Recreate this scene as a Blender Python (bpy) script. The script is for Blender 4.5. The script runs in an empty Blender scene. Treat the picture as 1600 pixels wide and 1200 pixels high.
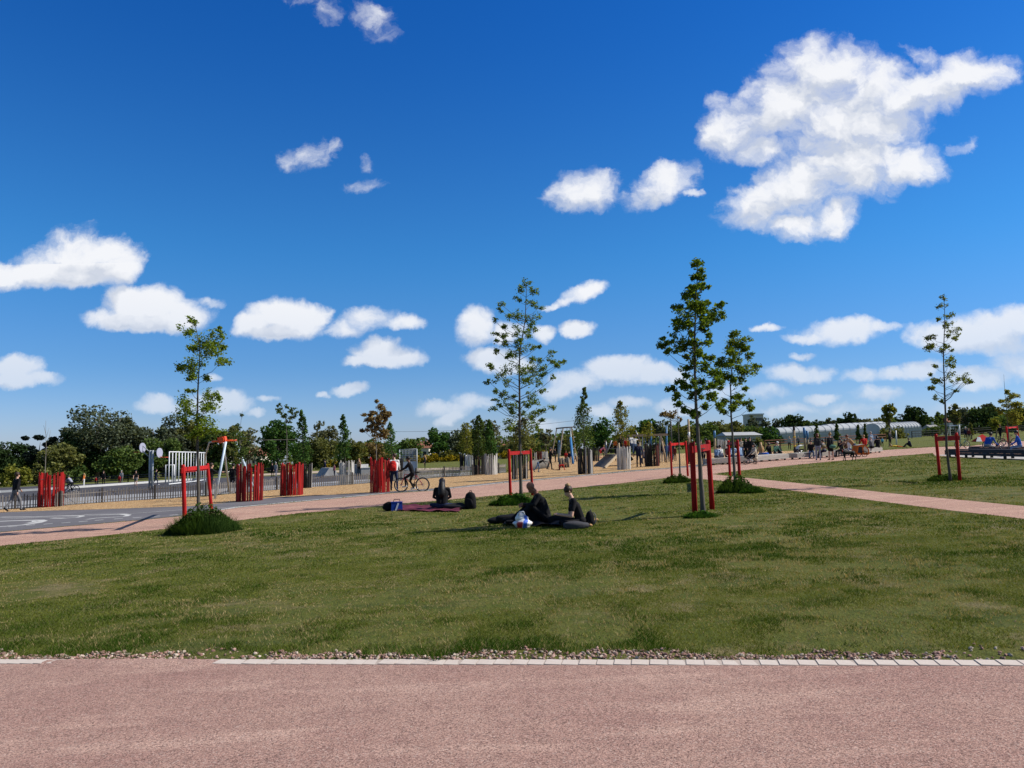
import bpy, math, random
import numpy as np
from mathutils import Vector, Matrix
R = math.radians
sc = bpy.context.scene
col = sc.collection
rng = random.Random(11)

# ---------------------------------------------------------------- camera frame
F = 1200.0
PITCH, ROLL, SLOPE, EYE = R(5.02), R(1.0), math.tan(R(1.92)), 1.6
fw = Vector((0, math.cos(PITCH), math.sin(PITCH)))
r0 = Vector((1, 0, 0)); u0 = Vector((0, -math.sin(PITCH), math.cos(PITCH)))
rt = r0 * math.cos(ROLL) - u0 * math.sin(ROLL)
up = u0 * math.cos(ROLL) + r0 * math.sin(ROLL)

def ray(px, py):
    return fw + rt * ((px - 800) / F) + up * (-(py - 600) / F)
def G(px, py, h=0.0):
    """point of the sloping ground seen at a photo pixel"""
    d = ray(px, py)
    t = (EYE - h) / (SLOPE * d.x - d.z)
    return Vector((d.x * t, d.y * t, SLOPE * d.x * t + h))
def W(px, py, Y):
    """point at forward distance Y seen at a photo pixel"""
    d = ray(px, py); t = Y / d.y
    return Vector((d.x * t, Y, EYE + d.z * t))
def gz(x): return SLOPE * x
def gp(px, Y):
    """ground point in the photo column px at distance Y"""
    x = 0.0
    for _ in range(6):
        # find py on the ground for this Y
        lo, hi = 600.0, 1400.0
        for _ in range(40):
            mid = (lo + hi) / 2
            d = ray(px, mid); t = Y / d.y
            if EYE + d.z * t > gz(d.x * t): lo = mid
            else: hi = mid
        d = ray(px, lo); t = Y / d.y
        return Vector((d.x * t, Y, gz(d.x * t)))

cam = bpy.data.objects.new('camera', bpy.data.cameras.new('camera')); col.objects.link(cam)
m = Matrix((rt, up, -fw)).transposed().to_4x4(); m.translation = (0, 0, EYE)
cam.matrix_world = m
cam.data.sensor_width = 36; cam.data.lens = 36 * F / 1600
cam.data.clip_start = 0.05; cam.data.clip_end = 6000
sc.camera = cam
sc.view_settings.view_transform = 'Standard'; sc.view_settings.look = 'None'
sc.view_settings.exposure = 0.35; sc.view_settings.gamma = 1.0
sc.cycles.max_bounces = 6; sc.cycles.diffuse_bounces = 3; sc.cycles.transparent_max_bounces = 6

# ---------------------------------------------------------------- node helpers
class NT:
    def __init__(self, tree): self.t = tree; self.n = tree.nodes; self.l = tree.links
    def node(self, typ, **kw):
        n = self.n.new(typ)
        for k, v in kw.items(): setattr(n, k, v)
        return n
    def put(self, sock, v):
        if isinstance(v, bpy.types.NodeSocket): self.l.new(v, sock)
        elif v is not None: sock.default_value = v
    def math(self, op, a, b=None, c=None, clamp=False):
        n = self.node('ShaderNodeMath', operation=op, use_clamp=clamp)
        for i, v in enumerate((a, b, c)):
            if v is not None: self.put(n.inputs[i], v)
        return n.outputs[0]
    def vmath(self, op, a, b=None, c=None, scale=None):
        n = self.node('ShaderNodeVectorMath', operation=op)
        self.put(n.inputs[0], a)
        if b is not None: self.put(n.inputs[1], b)
        if c is not None: self.put(n.inputs[2], c)
        if scale is not None: self.put(n.inputs['Scale'], scale)
        return n.outputs['Value'] if op in ('LENGTH', 'DOT_PRODUCT', 'DISTANCE') else n.outputs[0]
    def mix(self, fac, a, b, blend='MIX'):
        n = self.node('ShaderNodeMix', data_type='RGBA', blend_type=blend)
        self.put(n.inputs['Factor'], fac); self.put(n.inputs[6], a); self.put(n.inputs[7], b)
        return n.outputs[2]
    def noise(self, vec, scale, detail=4, rough=.55, dist=0.0, dim='3D', w=None):
        n = self.node('ShaderNodeTexNoise', noise_dimensions=dim)
        self.put(n.inputs['Vector'], vec); self.put(n.inputs['Scale'], scale)
        self.put(n.inputs['Detail'], detail); self.put(n.inputs['Roughness'], rough); self.put(n.inputs['Distortion'], dist)
        return n.outputs['Fac']
    def ramp(self, fac, lo, hi):
        n = self.node('ShaderNodeMapRange', interpolation_type='SMOOTHSTEP')
        self.put(n.inputs[0], fac); self.put(n.inputs[1], lo); self.put(n.inputs[2], hi)
        return n.outputs[0]
    def lin(self, fac, a, b, c, d):
        n = self.node('ShaderNodeMapRange'); n.clamp = True
        for i, v in enumerate((fac, a, b, c, d)): self.put(n.inputs[i], v)
        return n.outputs[0]
def c4(c): return (c[0], c[1], c[2], 1)

MATS = {}
def newmat(name):
    mt = bpy.data.materials.new(name); mt.use_nodes = True
    mt.node_tree.nodes.clear(); return mt, NT(mt.node_tree)
def finish(t, bsdf):
    o = t.node('ShaderNodeOutputMaterial'); t.l.new(bsdf, o.inputs[0])
def principled(t, colr, rough=.8, spec=.3, metallic=0.0, normal=None):
    b = t.node('ShaderNodeBsdfPrincipled')
    t.put(b.inputs['Base Color'], colr); t.put(b.inputs['Roughness'], rough)
    t.put(b.inputs['Specular IOR Level'], spec); t.put(b.inputs['Metallic'], metallic)
    if normal is not None: t.l.new(normal, b.inputs['Normal'])
    return b.outputs[0]
def bump(t, h, strength=.5, dist=.02):
    n = t.node('ShaderNodeBump'); t.put(n.inputs['Strength'], strength); t.put(n.inputs['Distance'], dist)
    t.l.new(h, n.inputs['Height']); return n.outputs[0]
def mat(name, colr, rough=.8, var=.2, scale=6.0, bmp=0.3, bscale=40.0, spec=.25, metallic=0.0, second=None, stretch=(1, 1, 1)):
    """general procedural surface: mottled colour, small relief, a little difference from object to object"""
    if name in MATS: return MATS[name]
    mt, t = newmat(name)
    tc = t.node('ShaderNodeTexCoord'); oi = t.node('ShaderNodeObjectInfo')
    v = t.vmath('MULTIPLY', tc.outputs['Object'], stretch)
    v = t.vmath('ADD', v, oi.outputs['Location'])
    n1 = t.noise(v, scale, 5, .6)
    sec = second if second else tuple(c * .45 for c in colr)
    f = t.lin(n1, .35, .7, 0.0, 1.0)
    f = t.math('MULTIPLY', f, min(1, var * 2))
    c1 = t.mix(f, c4(colr), c4(sec))
    rn = t.lin(oi.outputs['Random'], 0, 1, 1 - var * .6, 1 + var * .3)
    c2 = t.mix(1.0, c1, rn, 'MULTIPLY')
    nb = bump(t, t.noise(v, bscale, 3, .6), bmp, .01) if bmp else None
    finish(t, principled(t, c2, rough, spec, metallic, nb))
    MATS[name] = mt; return mt
def leafmat(name, dark, light, trans=.35, third=None):
    if name in MATS: return MATS[name]
    mt, t = newmat(name)
    at = t.node('ShaderNodeAttribute', attribute_name='rnd'); oi = t.node('ShaderNodeObjectInfo')
    c = t.mix(at.outputs['Fac'], c4(dark), c4(light))
    if third: c = t.mix(t.ramp(at.outputs['Fac'], .8, .95), c, c4(third))
    rn = t.lin(oi.outputs['Random'], 0, 1, .85, 1.12)
    c = t.mix(1.0, c, rn, 'MULTIPLY')
    d = t.node('ShaderNodeBsdfDiffuse'); t.l.new(c, d.inputs[0])
    tr = t.node('ShaderNodeBsdfTranslucent'); t.l.new(t.mix(1.0, c, (1.25, 1.15, .5, 1), 'MULTIPLY'), tr.inputs[0])
    mx = t.node('ShaderNodeMixShader'); mx.inputs[0].default_value = trans
    t.l.new(d.outputs[0], mx.inputs[1]); t.l.new(tr.outputs[0], mx.inputs[2])
    finish(t, mx.outputs[0]); MATS[name] = mt; return mt

# ---------------------------------------------------------------- object helpers
def tag(o, label=None, cat=None, group=None, kind=None):
    if label: o['label'] = label
    if cat: o['category'] = cat
    if group: o['group'] = group
    if kind: o['kind'] = kind
    return o
def empty(name, loc, rz=0.0, label=None, cat=None, group=None, scale=1.0):
    o = bpy.data.objects.new(name, None); col.objects.link(o)
    o.location = loc; o.rotation_euler = (0, 0, rz); o.scale = (scale,) * 3; o.empty_display_size = .2
    return tag(o, label, cat, group)
def kids(o): return [c for c in bpy.data.objects if c.parent is o]
def copy_tree(o, parent=None):
    ch = KIDS.get(o.name, [])
    c = o.copy(); col.objects.link(c); c.parent = parent
    KIDS[c.name] = []
    for k in ch:
        KIDS[c.name].append(copy_tree(k, c))
    return c
KIDS = {}
def link(o, parent=None):
    col.objects.link(o)
    if parent is not None:
        o.parent = parent; KIDS.setdefault(parent.name, []).append(o)
    return o
class MB:
    """collects shapes and links them as ONE mesh object"""
    def __init__(self): self.v = []; self.f = []; self.m = []; self.s = []
    def add(self, vs, fs, mi=0, smooth=False):
        b = len(self.v); self.v += [tuple(x) for x in vs]
        for f in fs: self.f.append(tuple(b + i for i in f)); self.m.append(mi); self.s.append(smooth)
        return self
    def box(self, c, s, rz=0.0, rx=0.0, ry=0.0, mi=0, taper=1.0):
        M = Matrix.Rotation(rz, 3, 'Z') @ Matrix.Rotation(ry, 3, 'Y') @ Matrix.Rotation(rx, 3, 'X')
        vs = []
        for z in (-1, 1):
            k = taper if z > 0 else 1
            for x, y in ((-1, -1), (1, -1), (1, 1), (-1, 1)):
                vs.append(Vector(c) + M @ Vector((x * s[0] / 2 * k, y * s[1] / 2 * k, z * s[2] / 2)))
        return self.add(vs, [(0, 3, 2, 1), (4, 5, 6, 7), (0, 1, 5, 4), (1, 2, 6, 5), (2, 3, 7, 6), (3, 0, 4, 7)], mi)
    def beam(self, a, b, w, h, mi=0):
        a = Vector(a); b = Vector(b); d = (b - a).normalized()
        sd = d.cross(Vector((0, 0, 1)))
        if sd.length < 1e-4: sd = Vector((1, 0, 0))
        sd.normalize(); u = sd.cross(d).normalized()
        vs = []
        for p in (a, b):
            for x, y in ((-1, -1), (1, -1), (1, 1), (-1, 1)): vs.append(p + sd * x * w / 2 + u * y * h / 2)
        return self.add(vs, [(0, 3, 2, 1), (4, 5, 6, 7), (0, 1, 5, 4), (1, 2, 6, 5), (2, 3, 7, 6), (3, 0, 4, 7)], mi)
    def tube(self, pts, rad, n=8, mi=0, smooth=True, closed=False):
        pts = [Vector(p) for p in pts]; k = len(pts)
        if not hasattr(rad, '__len__'): rad = [rad] * k
        vs = []; fs = []; prev = None
        for i, p in enumerate(pts):
            if closed: d = pts[(i + 1) % k] - pts[i - 1]
            else: d = pts[min(i + 1, k - 1)] - pts[max(i - 1, 0)]
            d.normalize()
            if prev is None:
                a = d.cross(Vector((0, 0, 1)))
                if a.length < .1: a = d.cross(Vector((1, 0, 0)))
            else: a = prev - d * prev.dot(d)
            a.normalize(); prev = a; b = d.cross(a)
            for j in range(n):
                w = 2 * math.pi * j / n
                vs.append(p + (a * math.cos(w) + b * math.sin(w)) * rad[i])
        lim = k if closed else k - 1
        for i in range(lim):
            for j in range(n):
                q = (i + 1) % k
                fs.append((i * n + j, i * n + (j + 1) % n, q * n + (j + 1) % n, q * n + j))
        if not closed: fs += [tuple(range(n - 1, -1, -1)), tuple((k - 1) * n + j for j in range(n))]
        return self.add(vs, fs, mi, smooth)
    def ell(self, c, r, seg=12, rings=8, mi=0, M=None):
        if not hasattr(r, '__len__'): r = (r,) * 3
        vs = []; fs = []
        for i in range(rings + 1):
            th = math.pi * i / rings
            for j in range(seg):
                ph = 2 * math.pi * j / seg
                p = Vector((r[0] * math.sin(th) * math.cos(ph), r[1] * math.sin(th) * math.sin(ph), r[2] * math.cos(th)))
                vs.append(Vector(c) + (M @ p if M else p))
        for i in range(rings):
            for j in range(seg):
                fs.append((i * seg + j, (i + 1) * seg + j, (i + 1) * seg + (j + 1) % seg, i * seg + (j + 1) % seg))
        return self.add(vs, fs, mi, True)
    def disc(self, c, r, axis, th, n=20, mi=0):
        a = Vector(axis).normalized()
        return self.tube([Vector(c) - a * th / 2, Vector(c) + a * th / 2], r, n, mi, False)
    def build(self, name, mats, parent=None, loc=None):
        me = bpy.data.meshes.new(name)
        me.from_pydata(self.v, [], self.f)
        if not isinstance(mats, (list, tuple)): mats = [mats]
        for q in mats: me.materials.append(q)
        me.polygons.foreach_set('material_index', self.m)
        me.polygons.foreach_set('use_smooth', self.s)
        me.update()
        o = bpy.data.objects.new(name, me)
        if loc is not None: o.location = loc
        return link(o, parent)
def npmesh(name, V, nper, mats, parent=None, rnd=None, loc=None, mi=None):
    """mesh of separate polygons with nper corners each, from an array of corners"""
    n = len(V) // nper
    me = bpy.data.meshes.new(name)
    me.vertices.add(len(V)); me.vertices.foreach_set('co', np.asarray(V, dtype=np.float32).ravel())
    me.loops.add(len(V)); me.loops.foreach_set('vertex_index', np.arange(len(V), dtype=np.int32))
    me.polygons.add(n)
    me.polygons.foreach_set('loop_start', np.arange(n, dtype=np.int32) * nper)
    me.polygons.foreach_set('loop_total', np.full(n, nper, dtype=np.int32))
    if not isinstance(mats, (list, tuple)): mats = [mats]
    for q in mats: me.materials.append(q)
    if mi is not None: me.polygons.foreach_set('material_index', np.asarray(mi, dtype=np.int32))
    if rnd is not None:
        at = me.attributes.new('rnd', 'FLOAT', 'FACE'); at.data.foreach_set('value', np.asarray(rnd, dtype=np.float32))
    me.update(calc_edges=True)
    o = bpy.data.objects.new(name, me)
    if loc is not None: o.location = loc
    return link(o, parent)
def sheet(name, pts, mt, h):
    """flat sheet on the sloping ground from outline points, h above it"""
    me = bpy.data.meshes.new(name)
    import mathutils.geometry as mg
    P = [Vector((p[0], p[1], 0)) for p in pts]
    tri = mg.tessellate_polygon([P])
    me.from_pydata([(p.x, p.y, gz(p.x) + h) for p in P], [], [tuple(t) for t in tri]); me.materials.append(mt)
    me.update()
    import bmesh
    bm = bmesh.new(); bm.from_mesh(me); bmesh.ops.recalc_face_normals(bm, faces=bm.faces)
    for f in bm.faces:
        if f.normal.z < 0: f.normal_flip()
    bm.to_mesh(me); bm.free()
    o = bpy.data.objects.new(name, me); link(o)
    return tag(o, kind='structure')
def pin(x, y, poly):
    """vectorised point in polygon"""
    ins = np.zeros(len(x), bool); n = len(poly); j = n - 1
    for i in range(n):
        xi, yi = poly[i][0], poly[i][1]; xj, yj = poly[j][0], poly[j][1]
        c = ((yi > y) != (yj > y)) & (x < (xj - xi) * (y - yi) / (yj - yi + 1e-12) + xi)
        ins ^= c; j = i
    return ins
# ---------------------------------------------------------------- sun and sky
SUN_E, SUN_A = R(43), R(4)
sv = Vector((math.cos(SUN_E) * math.cos(SUN_A), math.cos(SUN_E) * math.sin(SUN_A), math.sin(SUN_E)))
sun = bpy.data.objects.new('sun', bpy.data.lights.new('sun', 'SUN')); col.objects.link(sun)
sun.rotation_euler = sv.to_track_quat('Z', 'Y').to_euler(); sun.location = sv * 100
sun.data.energy = 5.0; sun.data.angle = R(.53); sun.data.color = (1.0, .94, .85)

world = bpy.data.worlds.new('World'); sc.world = world; world.use_nodes = True
wt = world.node_tree; wt.nodes.clear(); t = NT(wt)
def dirn(px, py):
    d = ray(px, py); return (d.x / d.y, d.z / d.y)
# every cloud: photo column, row, half width, half height, weight, tilt (deg)
CL = [
 # big cloud upper right
 (1290,110,75,48,1.,0),(1360,130,80,42,1.,5),(1230,165,80,55,1.,-25),(1330,190,105,70,1.,0),(1430,150,85,36,1.,-14),(1520,118,62,34,1.,-10),
 (1150,200,55,42,.95,-50),(1180,235,70,24,.8,0),(1340,255,85,50,1.,-8),(1420,262,62,30,.95,-10),(1250,290,75,52,1.,-28),(1185,320,55,36,.95,-20),
 (1240,352,62,24,.95,0),(1310,340,42,26,.9,-15),(1120,165,30,22,.42,-60),(1500,230,26,14,.42,-40),(1215,110,50,18,.5,-40),(1440,90,45,18,.42,30),
 # mid pair
 (912,302,58,30,1.,-8),(880,325,30,14,.6,-8),(1030,290,52,28,.95,-22),(1080,298,18,8,.4,0),
 # upper wisps
 (512,16,36,30,.30,20),(578,34,64,34,.20,25),(480,4,70,20,.06,0),(476,244,54,30,.26,-12),(520,228,26,24,.12,0),(568,255,22,22,.12,0),(560,290,56,18,.04,0),
 # left group
 (140,402,62,42,1.05,0),(85,412,70,34,1.,-16),(178,418,40,32,1.,0),(15,432,60,22,1.,-6),(60,430,60,24,1.,0),(130,432,70,20,1.,0),
 (205,478,40,28,1.05,0),(245,476,44,28,1.05,0),(285,490,42,24,1.,0),(200,500,60,16,1.,0),(240,502,60,16,1.,0),(325,472,28,12,.45,10),(165,497,40,16,.8,0),
 (440,494,44,28,1.05,0),(470,502,40,26,1.,0),(405,508,38,20,.95,-10),(440,518,60,14,1.,0),(500,500,24,14,.7,0),
 (575,498,48,22,.62,-6),(630,505,34,14,.6,0),(540,512,36,18,.5,0),
 (592,550,34,20,1.05,0),(620,558,40,16,1.,0),(595,564,52,10,1.,0),(25,576,40,20,1.05,0),(30,592,60,12,1.,0),(75,590,30,10,.6,0),
 (245,633,40,14,.75,0),(340,630,55,20,.8,0),(420,622,20,8,.6,0),(545,608,24,11,.85,0),(508,617,12,6,.6,0),(335,590,16,9,.6,0),(400,645,24,8,.5,0),
 # middle
 (742,510,34,26,.95,-25),(795,520,30,22,.6,0),(845,522,20,13,.85,0),(768,560,38,20,1.,0),(800,572,36,16,.8,0),
 (915,455,38,15,.85,-18),(890,468,30,9,.6,-15),(860,478,34,7,.36,-15),(898,515,28,12,.95,0),
 (975,580,56,24,1.,0),(900,596,60,20,.8,0),(1030,585,46,18,.85,0),(870,610,50,16,.6,0),
 (690,640,60,14,.6,0),(740,630,40,16,.6,0),(705,655,34,12,.7,-20),(985,632,34,10,.6,0),(940,645,30,12,.55,0),(1060,640,40,14,.6,0),(840,660,50,14,.6,0),
 # right low rows
 (1312,518,60,20,.9,0),(1270,526,40,10,.8,0),(1370,514,36,9,.6,-8),(1200,511,26,7,.5,0),
 (1545,520,75,32,.95,-5),(1460,520,45,20,.95,0),(1590,500,45,26,.8,0),(1580,535,60,26,.7,0),
 (1245,583,55,16,.9,0),(1345,588,40,16,.5,0),(1255,555,26,7,.55,0),(1440,578,40,16,.85,-10),(1400,585,30,12,.8,0),(1520,590,70,18,.8,0),(1590,570,60,22,.6,0),
 (1285,622,32,10,.7,0),(1370,618,46,14,.7,0),(1190,612,50,14,.5,0),(1130,610,40,16,.5,0),(1230,640,60,12,.45,0),(1500,640,60,12,.45,0),(1330,640,60,14,.4,0),
]
def cloud_group(name, blobs, amp, warp, off, a0, a1):
    """node group: direction (u, v) -> cloud colour and cover, for the clouds of one part of the sky"""
    grp = bpy.data.node_groups.new(name, 'ShaderNodeTree')
    grp.interface.new_socket('P', in_out='INPUT', socket_type='NodeSocketVector')
    grp.interface.new_socket('Cover', in_out='OUTPUT', socket_type='NodeSocketFloat')
    grp.interface.new_socket('Light', in_out='OUTPUT', socket_type='NodeSocketFloat')
    g = NT(grp); gi = g.node('NodeGroupInput'); go = g.node('NodeGroupOutput')
    P0 = gi.outputs[0]
    wn = g.node('ShaderNodeTexNoise', noise_dimensions='2D'); g.l.new(P0, wn.inputs['Vector'])
    wn.inputs['Scale'].default_value = 15; wn.inputs['Detail'].default_value = 6; wn.inputs['Roughness'].default_value = .62
    P1 = g.vmath('ADD', P0, g.vmath('MULTIPLY', g.vmath('SUBTRACT', wn.outputs['Color'], (.5, .5, .5)), warp))
    def field(P, blobs):
        acc = None
        for k, (px, py, a, b, w, ang) in enumerate(blobs):
            c = dirn(px, py)
            mp = g.node('ShaderNodeMapping', vector_type='TEXTURE')
            mp.inputs['Location'].default_value = (c[0], c[1], 0)
            mp.inputs['Rotation'].default_value = (0, 0, -R(ang))
            mp.inputs['Scale'].default_value = (a / F * 1.2, b / F * 1.2, 1)
            # every few clouds the sum is made sequential so that few values are held at a time
            src = P if acc is None or k % 8 else g.vmath('MULTIPLY_ADD', acc, (1e-9, 1e-9, 0), P)
            g.l.new(src, mp.inputs['Vector'])
            f = g.math('SUBTRACT', w, g.vmath('DOT_PRODUCT', mp.outputs[0], mp.outputs[0]))
            acc = f if acc is None else g.math('SMOOTH_MAX', acc, f, .25)
        return acc
    def fbm(p, det):
        return g.noise(g.vmath('MULTIPLY', p, (1, 1.3, 1)), 21, det, .6, .12, '2D')
    f0 = field(P1, blobs)
    d0 = g.math('ADD', f0, g.math('MULTIPLY', g.math('SUBTRACT', fbm(P1, 9), .52), amp))
    e0 = g.math('ADD', f0, g.math('MULTIPLY', g.math('SUBTRACT', fbm(P1, 3), .52), amp * .8))
    P2 = g.vmath('ADD', P1, off)
    e1 = g.math('ADD', field(P2, blobs), g.math('MULTIPLY', g.math('SUBTRACT', fbm(P2, 3), .52), amp * .8))
    shade = g.lin(g.math('SUBTRACT', e0, e1), -.5, .42, 0.0, 1.0)
    edge = g.ramp(d0, 1.25, .3)
    g.l.new(g.ramp(d0, a0, a1), go.inputs[0])
    g.l.new(g.math('MAXIMUM', shade, g.math('MULTIPLY', edge, .5)), go.inputs[1])
    return grp

tc = t.node('ShaderNodeTexCoord'); sx = t.node('ShaderNodeSeparateXYZ'); t.l.new(tc.outputs['Generated'], sx.inputs[0])
yy = t.math('MAXIMUM', sx.outputs[1], .05)
U = t.math('DIVIDE', sx.outputs[0], yy); V = t.math('DIVIDE', sx.outputs[2], yy)
cb = t.node('ShaderNodeCombineXYZ'); t.l.new(U, cb.inputs[0]); t.l.new(V, cb.inputs[1])

sky = t.node('ShaderNodeTexSky', sky_type='NISHITA')
sky.sun_disc = False; sky.sun_elevation = SUN_E; sky.sun_rotation = R(90) - SUN_A
sky.altitude = 100; sky.air_density = 1.0; sky.dust_density = .4; sky.ozone_density = 3.0
SKYS = .078
z_ = sx.outputs[2]
tint = t.mix(t.ramp(z_, .0, .12), (.74, .88, 1.36, 1), (.44, .76, 1.20, 1))
tint = t.mix(t.ramp(z_, .08, .27), tint, (.27, .85, 1.33, 1))
tint = t.mix(t.ramp(z_, .18, .56), tint, (.085, .61, 1.37, 1))
# unseen sky overhead and behind is paled so its light is less blue
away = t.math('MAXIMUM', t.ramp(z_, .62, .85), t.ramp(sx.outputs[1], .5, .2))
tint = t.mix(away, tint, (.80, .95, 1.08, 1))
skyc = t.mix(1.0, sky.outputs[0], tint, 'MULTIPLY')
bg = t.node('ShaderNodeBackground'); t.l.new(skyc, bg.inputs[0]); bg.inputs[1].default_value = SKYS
out = bg.outputs[0]
# clouds near the horizon sink into the air
el = t.ramp(sx.outputs[2], -.02, .22)
amax = t.lin(el, 0, 1, .6, .97)
haze = t.mix(el, (.70, .77, .88, 1), (.94, .95, .98, 1))
dark = t.mix(el, (.62, .70, .83, 1), (.52, .58, .70, 1))
ue = [-1.2] + [dirn(x, 500)[0] for x in (390, 700, 1090, 1330)] + [1.2]
ve = [-.08, dirn(800, 400)[1], dirn(800, 60)[1] + .25]
for j in range(2):
    for i in range(5):
        sel = []
        for c in CL:
            cu, cv = dirn(c[0], c[1]); k = c[2] / F * 1.5 + .02; kv = max(c[3], c[2] * abs(math.sin(R(c[5])))) / F * 1.5 + .02
            if cu + k > ue[i] and cu - k < ue[i + 1] and cv + kv > ve[j] and cv - kv < ve[j + 1]: sel.append(c)
        if not sel: continue
        n = t.node('ShaderNodeGroup'); n.node_tree = cloud_group('clouds', sel, *((1.35, (.034, .028, 0), (.008, .034, 0), -.22, .72) if j == 0 else (1.8, (.055, .042, 0), (.016, .030, 0), -.34, 1.0))); t.l.new(cb.outputs[0], n.inputs[0])
        cc = t.mix(n.outputs[1], dark, haze)
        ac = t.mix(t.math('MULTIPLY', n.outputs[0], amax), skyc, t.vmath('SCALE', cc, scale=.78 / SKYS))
        b2 = t.node('ShaderNodeBackground'); t.l.new(ac, b2.inputs[0]); b2.inputs[1].default_value = SKYS
        fac = t.math('MULTIPLY', t.math('MULTIPLY', t.math('GREATER_THAN', U, ue[i]), t.math('LESS_THAN', U, ue[i + 1])),
                     t.math('MULTIPLY', t.math('GREATER_THAN', V, ve[j]), t.math('LESS_THAN', V, ve[j + 1])))
        fac = t.math('MULTIPLY', fac, t.math('GREATER_THAN', sx.outputs[1], .06))
        mx = t.node('ShaderNodeMixShader'); t.l.new(fac, mx.inputs[0]); t.l.new(out, mx.inputs[1]); t.l.new(b2.outputs[0], mx.inputs[2])
        out = mx.outputs[0]
wo = t.node('ShaderNodeOutputWorld'); t.l.new(out, wo.inputs[0])
world.cycles.sampling_method = 'NONE'
# ---------------------------------------------------------------- ground materials
def ground_nodes(name):
    mt, t = newmat(name); g = t.node('ShaderNodeNewGeometry'); return mt, t, g.outputs['Position']
def m_lawn():
    mt, t, p = ground_nodes('lawn')
    a = t.noise(p, .35, 5, .6); b = t.noise(p, 2.2, 6, .65); c = t.noise(p, 45, 4, .7); d = t.noise(t.vmath('ADD', p, (31, 7, 0)), .9, 6, .68)
    cc = t.mix(t.ramp(b, .35, .68), (.100, .120, .020, 1), (.160, .155, .038, 1))
    cc = t.mix(t.ramp(a, .45, .7), cc, (.130, .138, .030, 1))
    cc = t.mix(t.math('MULTIPLY', t.ramp(d, .52, .68), .8), cc, (.27, .205, .11, 1))
    cc = t.mix(t.math('MULTIPLY', t.ramp(c, .42, .62), .55), cc, (.052, .068, .013, 1))
    e = t.noise(t.vmath('MULTIPLY', p, (.6, 1, 1)), 1.6, 7, .75); cc = t.mix(t.math('MULTIPLY', t.ramp(e, .5, .62), .55), cc, (.048, .072, .014, 1))
    h = t.math('ADD', t.math('MULTIPLY', c, .6), t.noise(p, 9, 4, .6))
    finish(t, principled(t, cc, .95, .1, 0, bump(t, h, .9, .08))); return mt
def m_gravel(name='pink_gravel', base=(.385, .240, .190), fine=1.0):
    mt, t, p = ground_nodes(name)
    a = t.noise(p, .6, 6, .65); b = t.noise(p, 4.5, 6, .7); st = t.noise(t.vmath('MULTIPLY', p, (.35, 2.2, 1)), 1.3, 6, .65)
    v = t.node('ShaderNodeTexVoronoi', feature='F1'); t.l.new(p, v.inputs['Vector']); v.inputs['Scale'].default_value = 270
    v2 = t.node('ShaderNodeTexVoronoi', feature='F1'); t.l.new(p, v2.inputs['Vector']); v2.inputs['Scale'].default_value = 125
    sp = t.node('ShaderNodeSeparateColor'); t.l.new(v.outputs['Color'], sp.inputs[0])
    sp2 = t.node('ShaderNodeSeparateColor'); t.l.new(v2.outputs['Color'], sp2.inputs[0])
    B = base
    cc = t.mix(t.ramp(a, .35, .7), c4(B), c4((B[0] * .86, B[1] * .80, B[2] * .82)))
    cc = t.mix(t.math('MULTIPLY', t.ramp(st, .5, .66), .8), cc, c4((B[0] * 1.22, B[1] * 1.27, B[2] * 1.27)))
    cc = t.mix(t.math('MULTIPLY', t.ramp(b, .5, .7), .6), cc, c4((B[0] * .68, B[1] * .62, B[2] * .66)))
    k = t.lin(sp.outputs[0], 0, 1, .55, 1.45); cc = t.mix(1.0, cc, k, 'MULTIPLY')
    k2 = t.lin(sp2.outputs[1], 0, 1, .74, 1.26); cc = t.mix(1.0, cc, k2, 'MULTIPLY')
    gap = t.ramp(v2.outputs['Distance'], .009, .015)
    cc = t.mix(t.math('MULTIPLY', t.ramp(sp2.outputs[0], .88, .94), .5), cc, c4((.55, .43, .37)))
    cc = t.mix(t.math('MULTIPLY', t.ramp(sp2.outputs[2], .80, .86), .75), cc, c4((.12, .07, .06)))
    h = t.math('ADD', t.math('MULTIPLY', v.outputs['Distance'], -.8), t.math('MULTIPLY', b, .008))
    finish(t, principled(t, cc, .95, .15, 0, bump(t, h, .35 * fine, .8))); return mt
def m_asphalt(name, c, grain=120):
    mt, t, p = ground_nodes(name)
    a = t.noise(p, .5, 5, .6); b = t.noise(p, grain, 2, .5)
    cc = t.mix(t.ramp(a, .3, .7), c4(c), c4(tuple(x * .78 for x in c)))
    cc = t.mix(1.0, cc, t.lin(b, .3, .7, .75, 1.25), 'MULTIPLY')
    finish(t, principled(t, cc, .9, .25, 0, bump(t, b, .3, .01))); return mt
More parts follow.
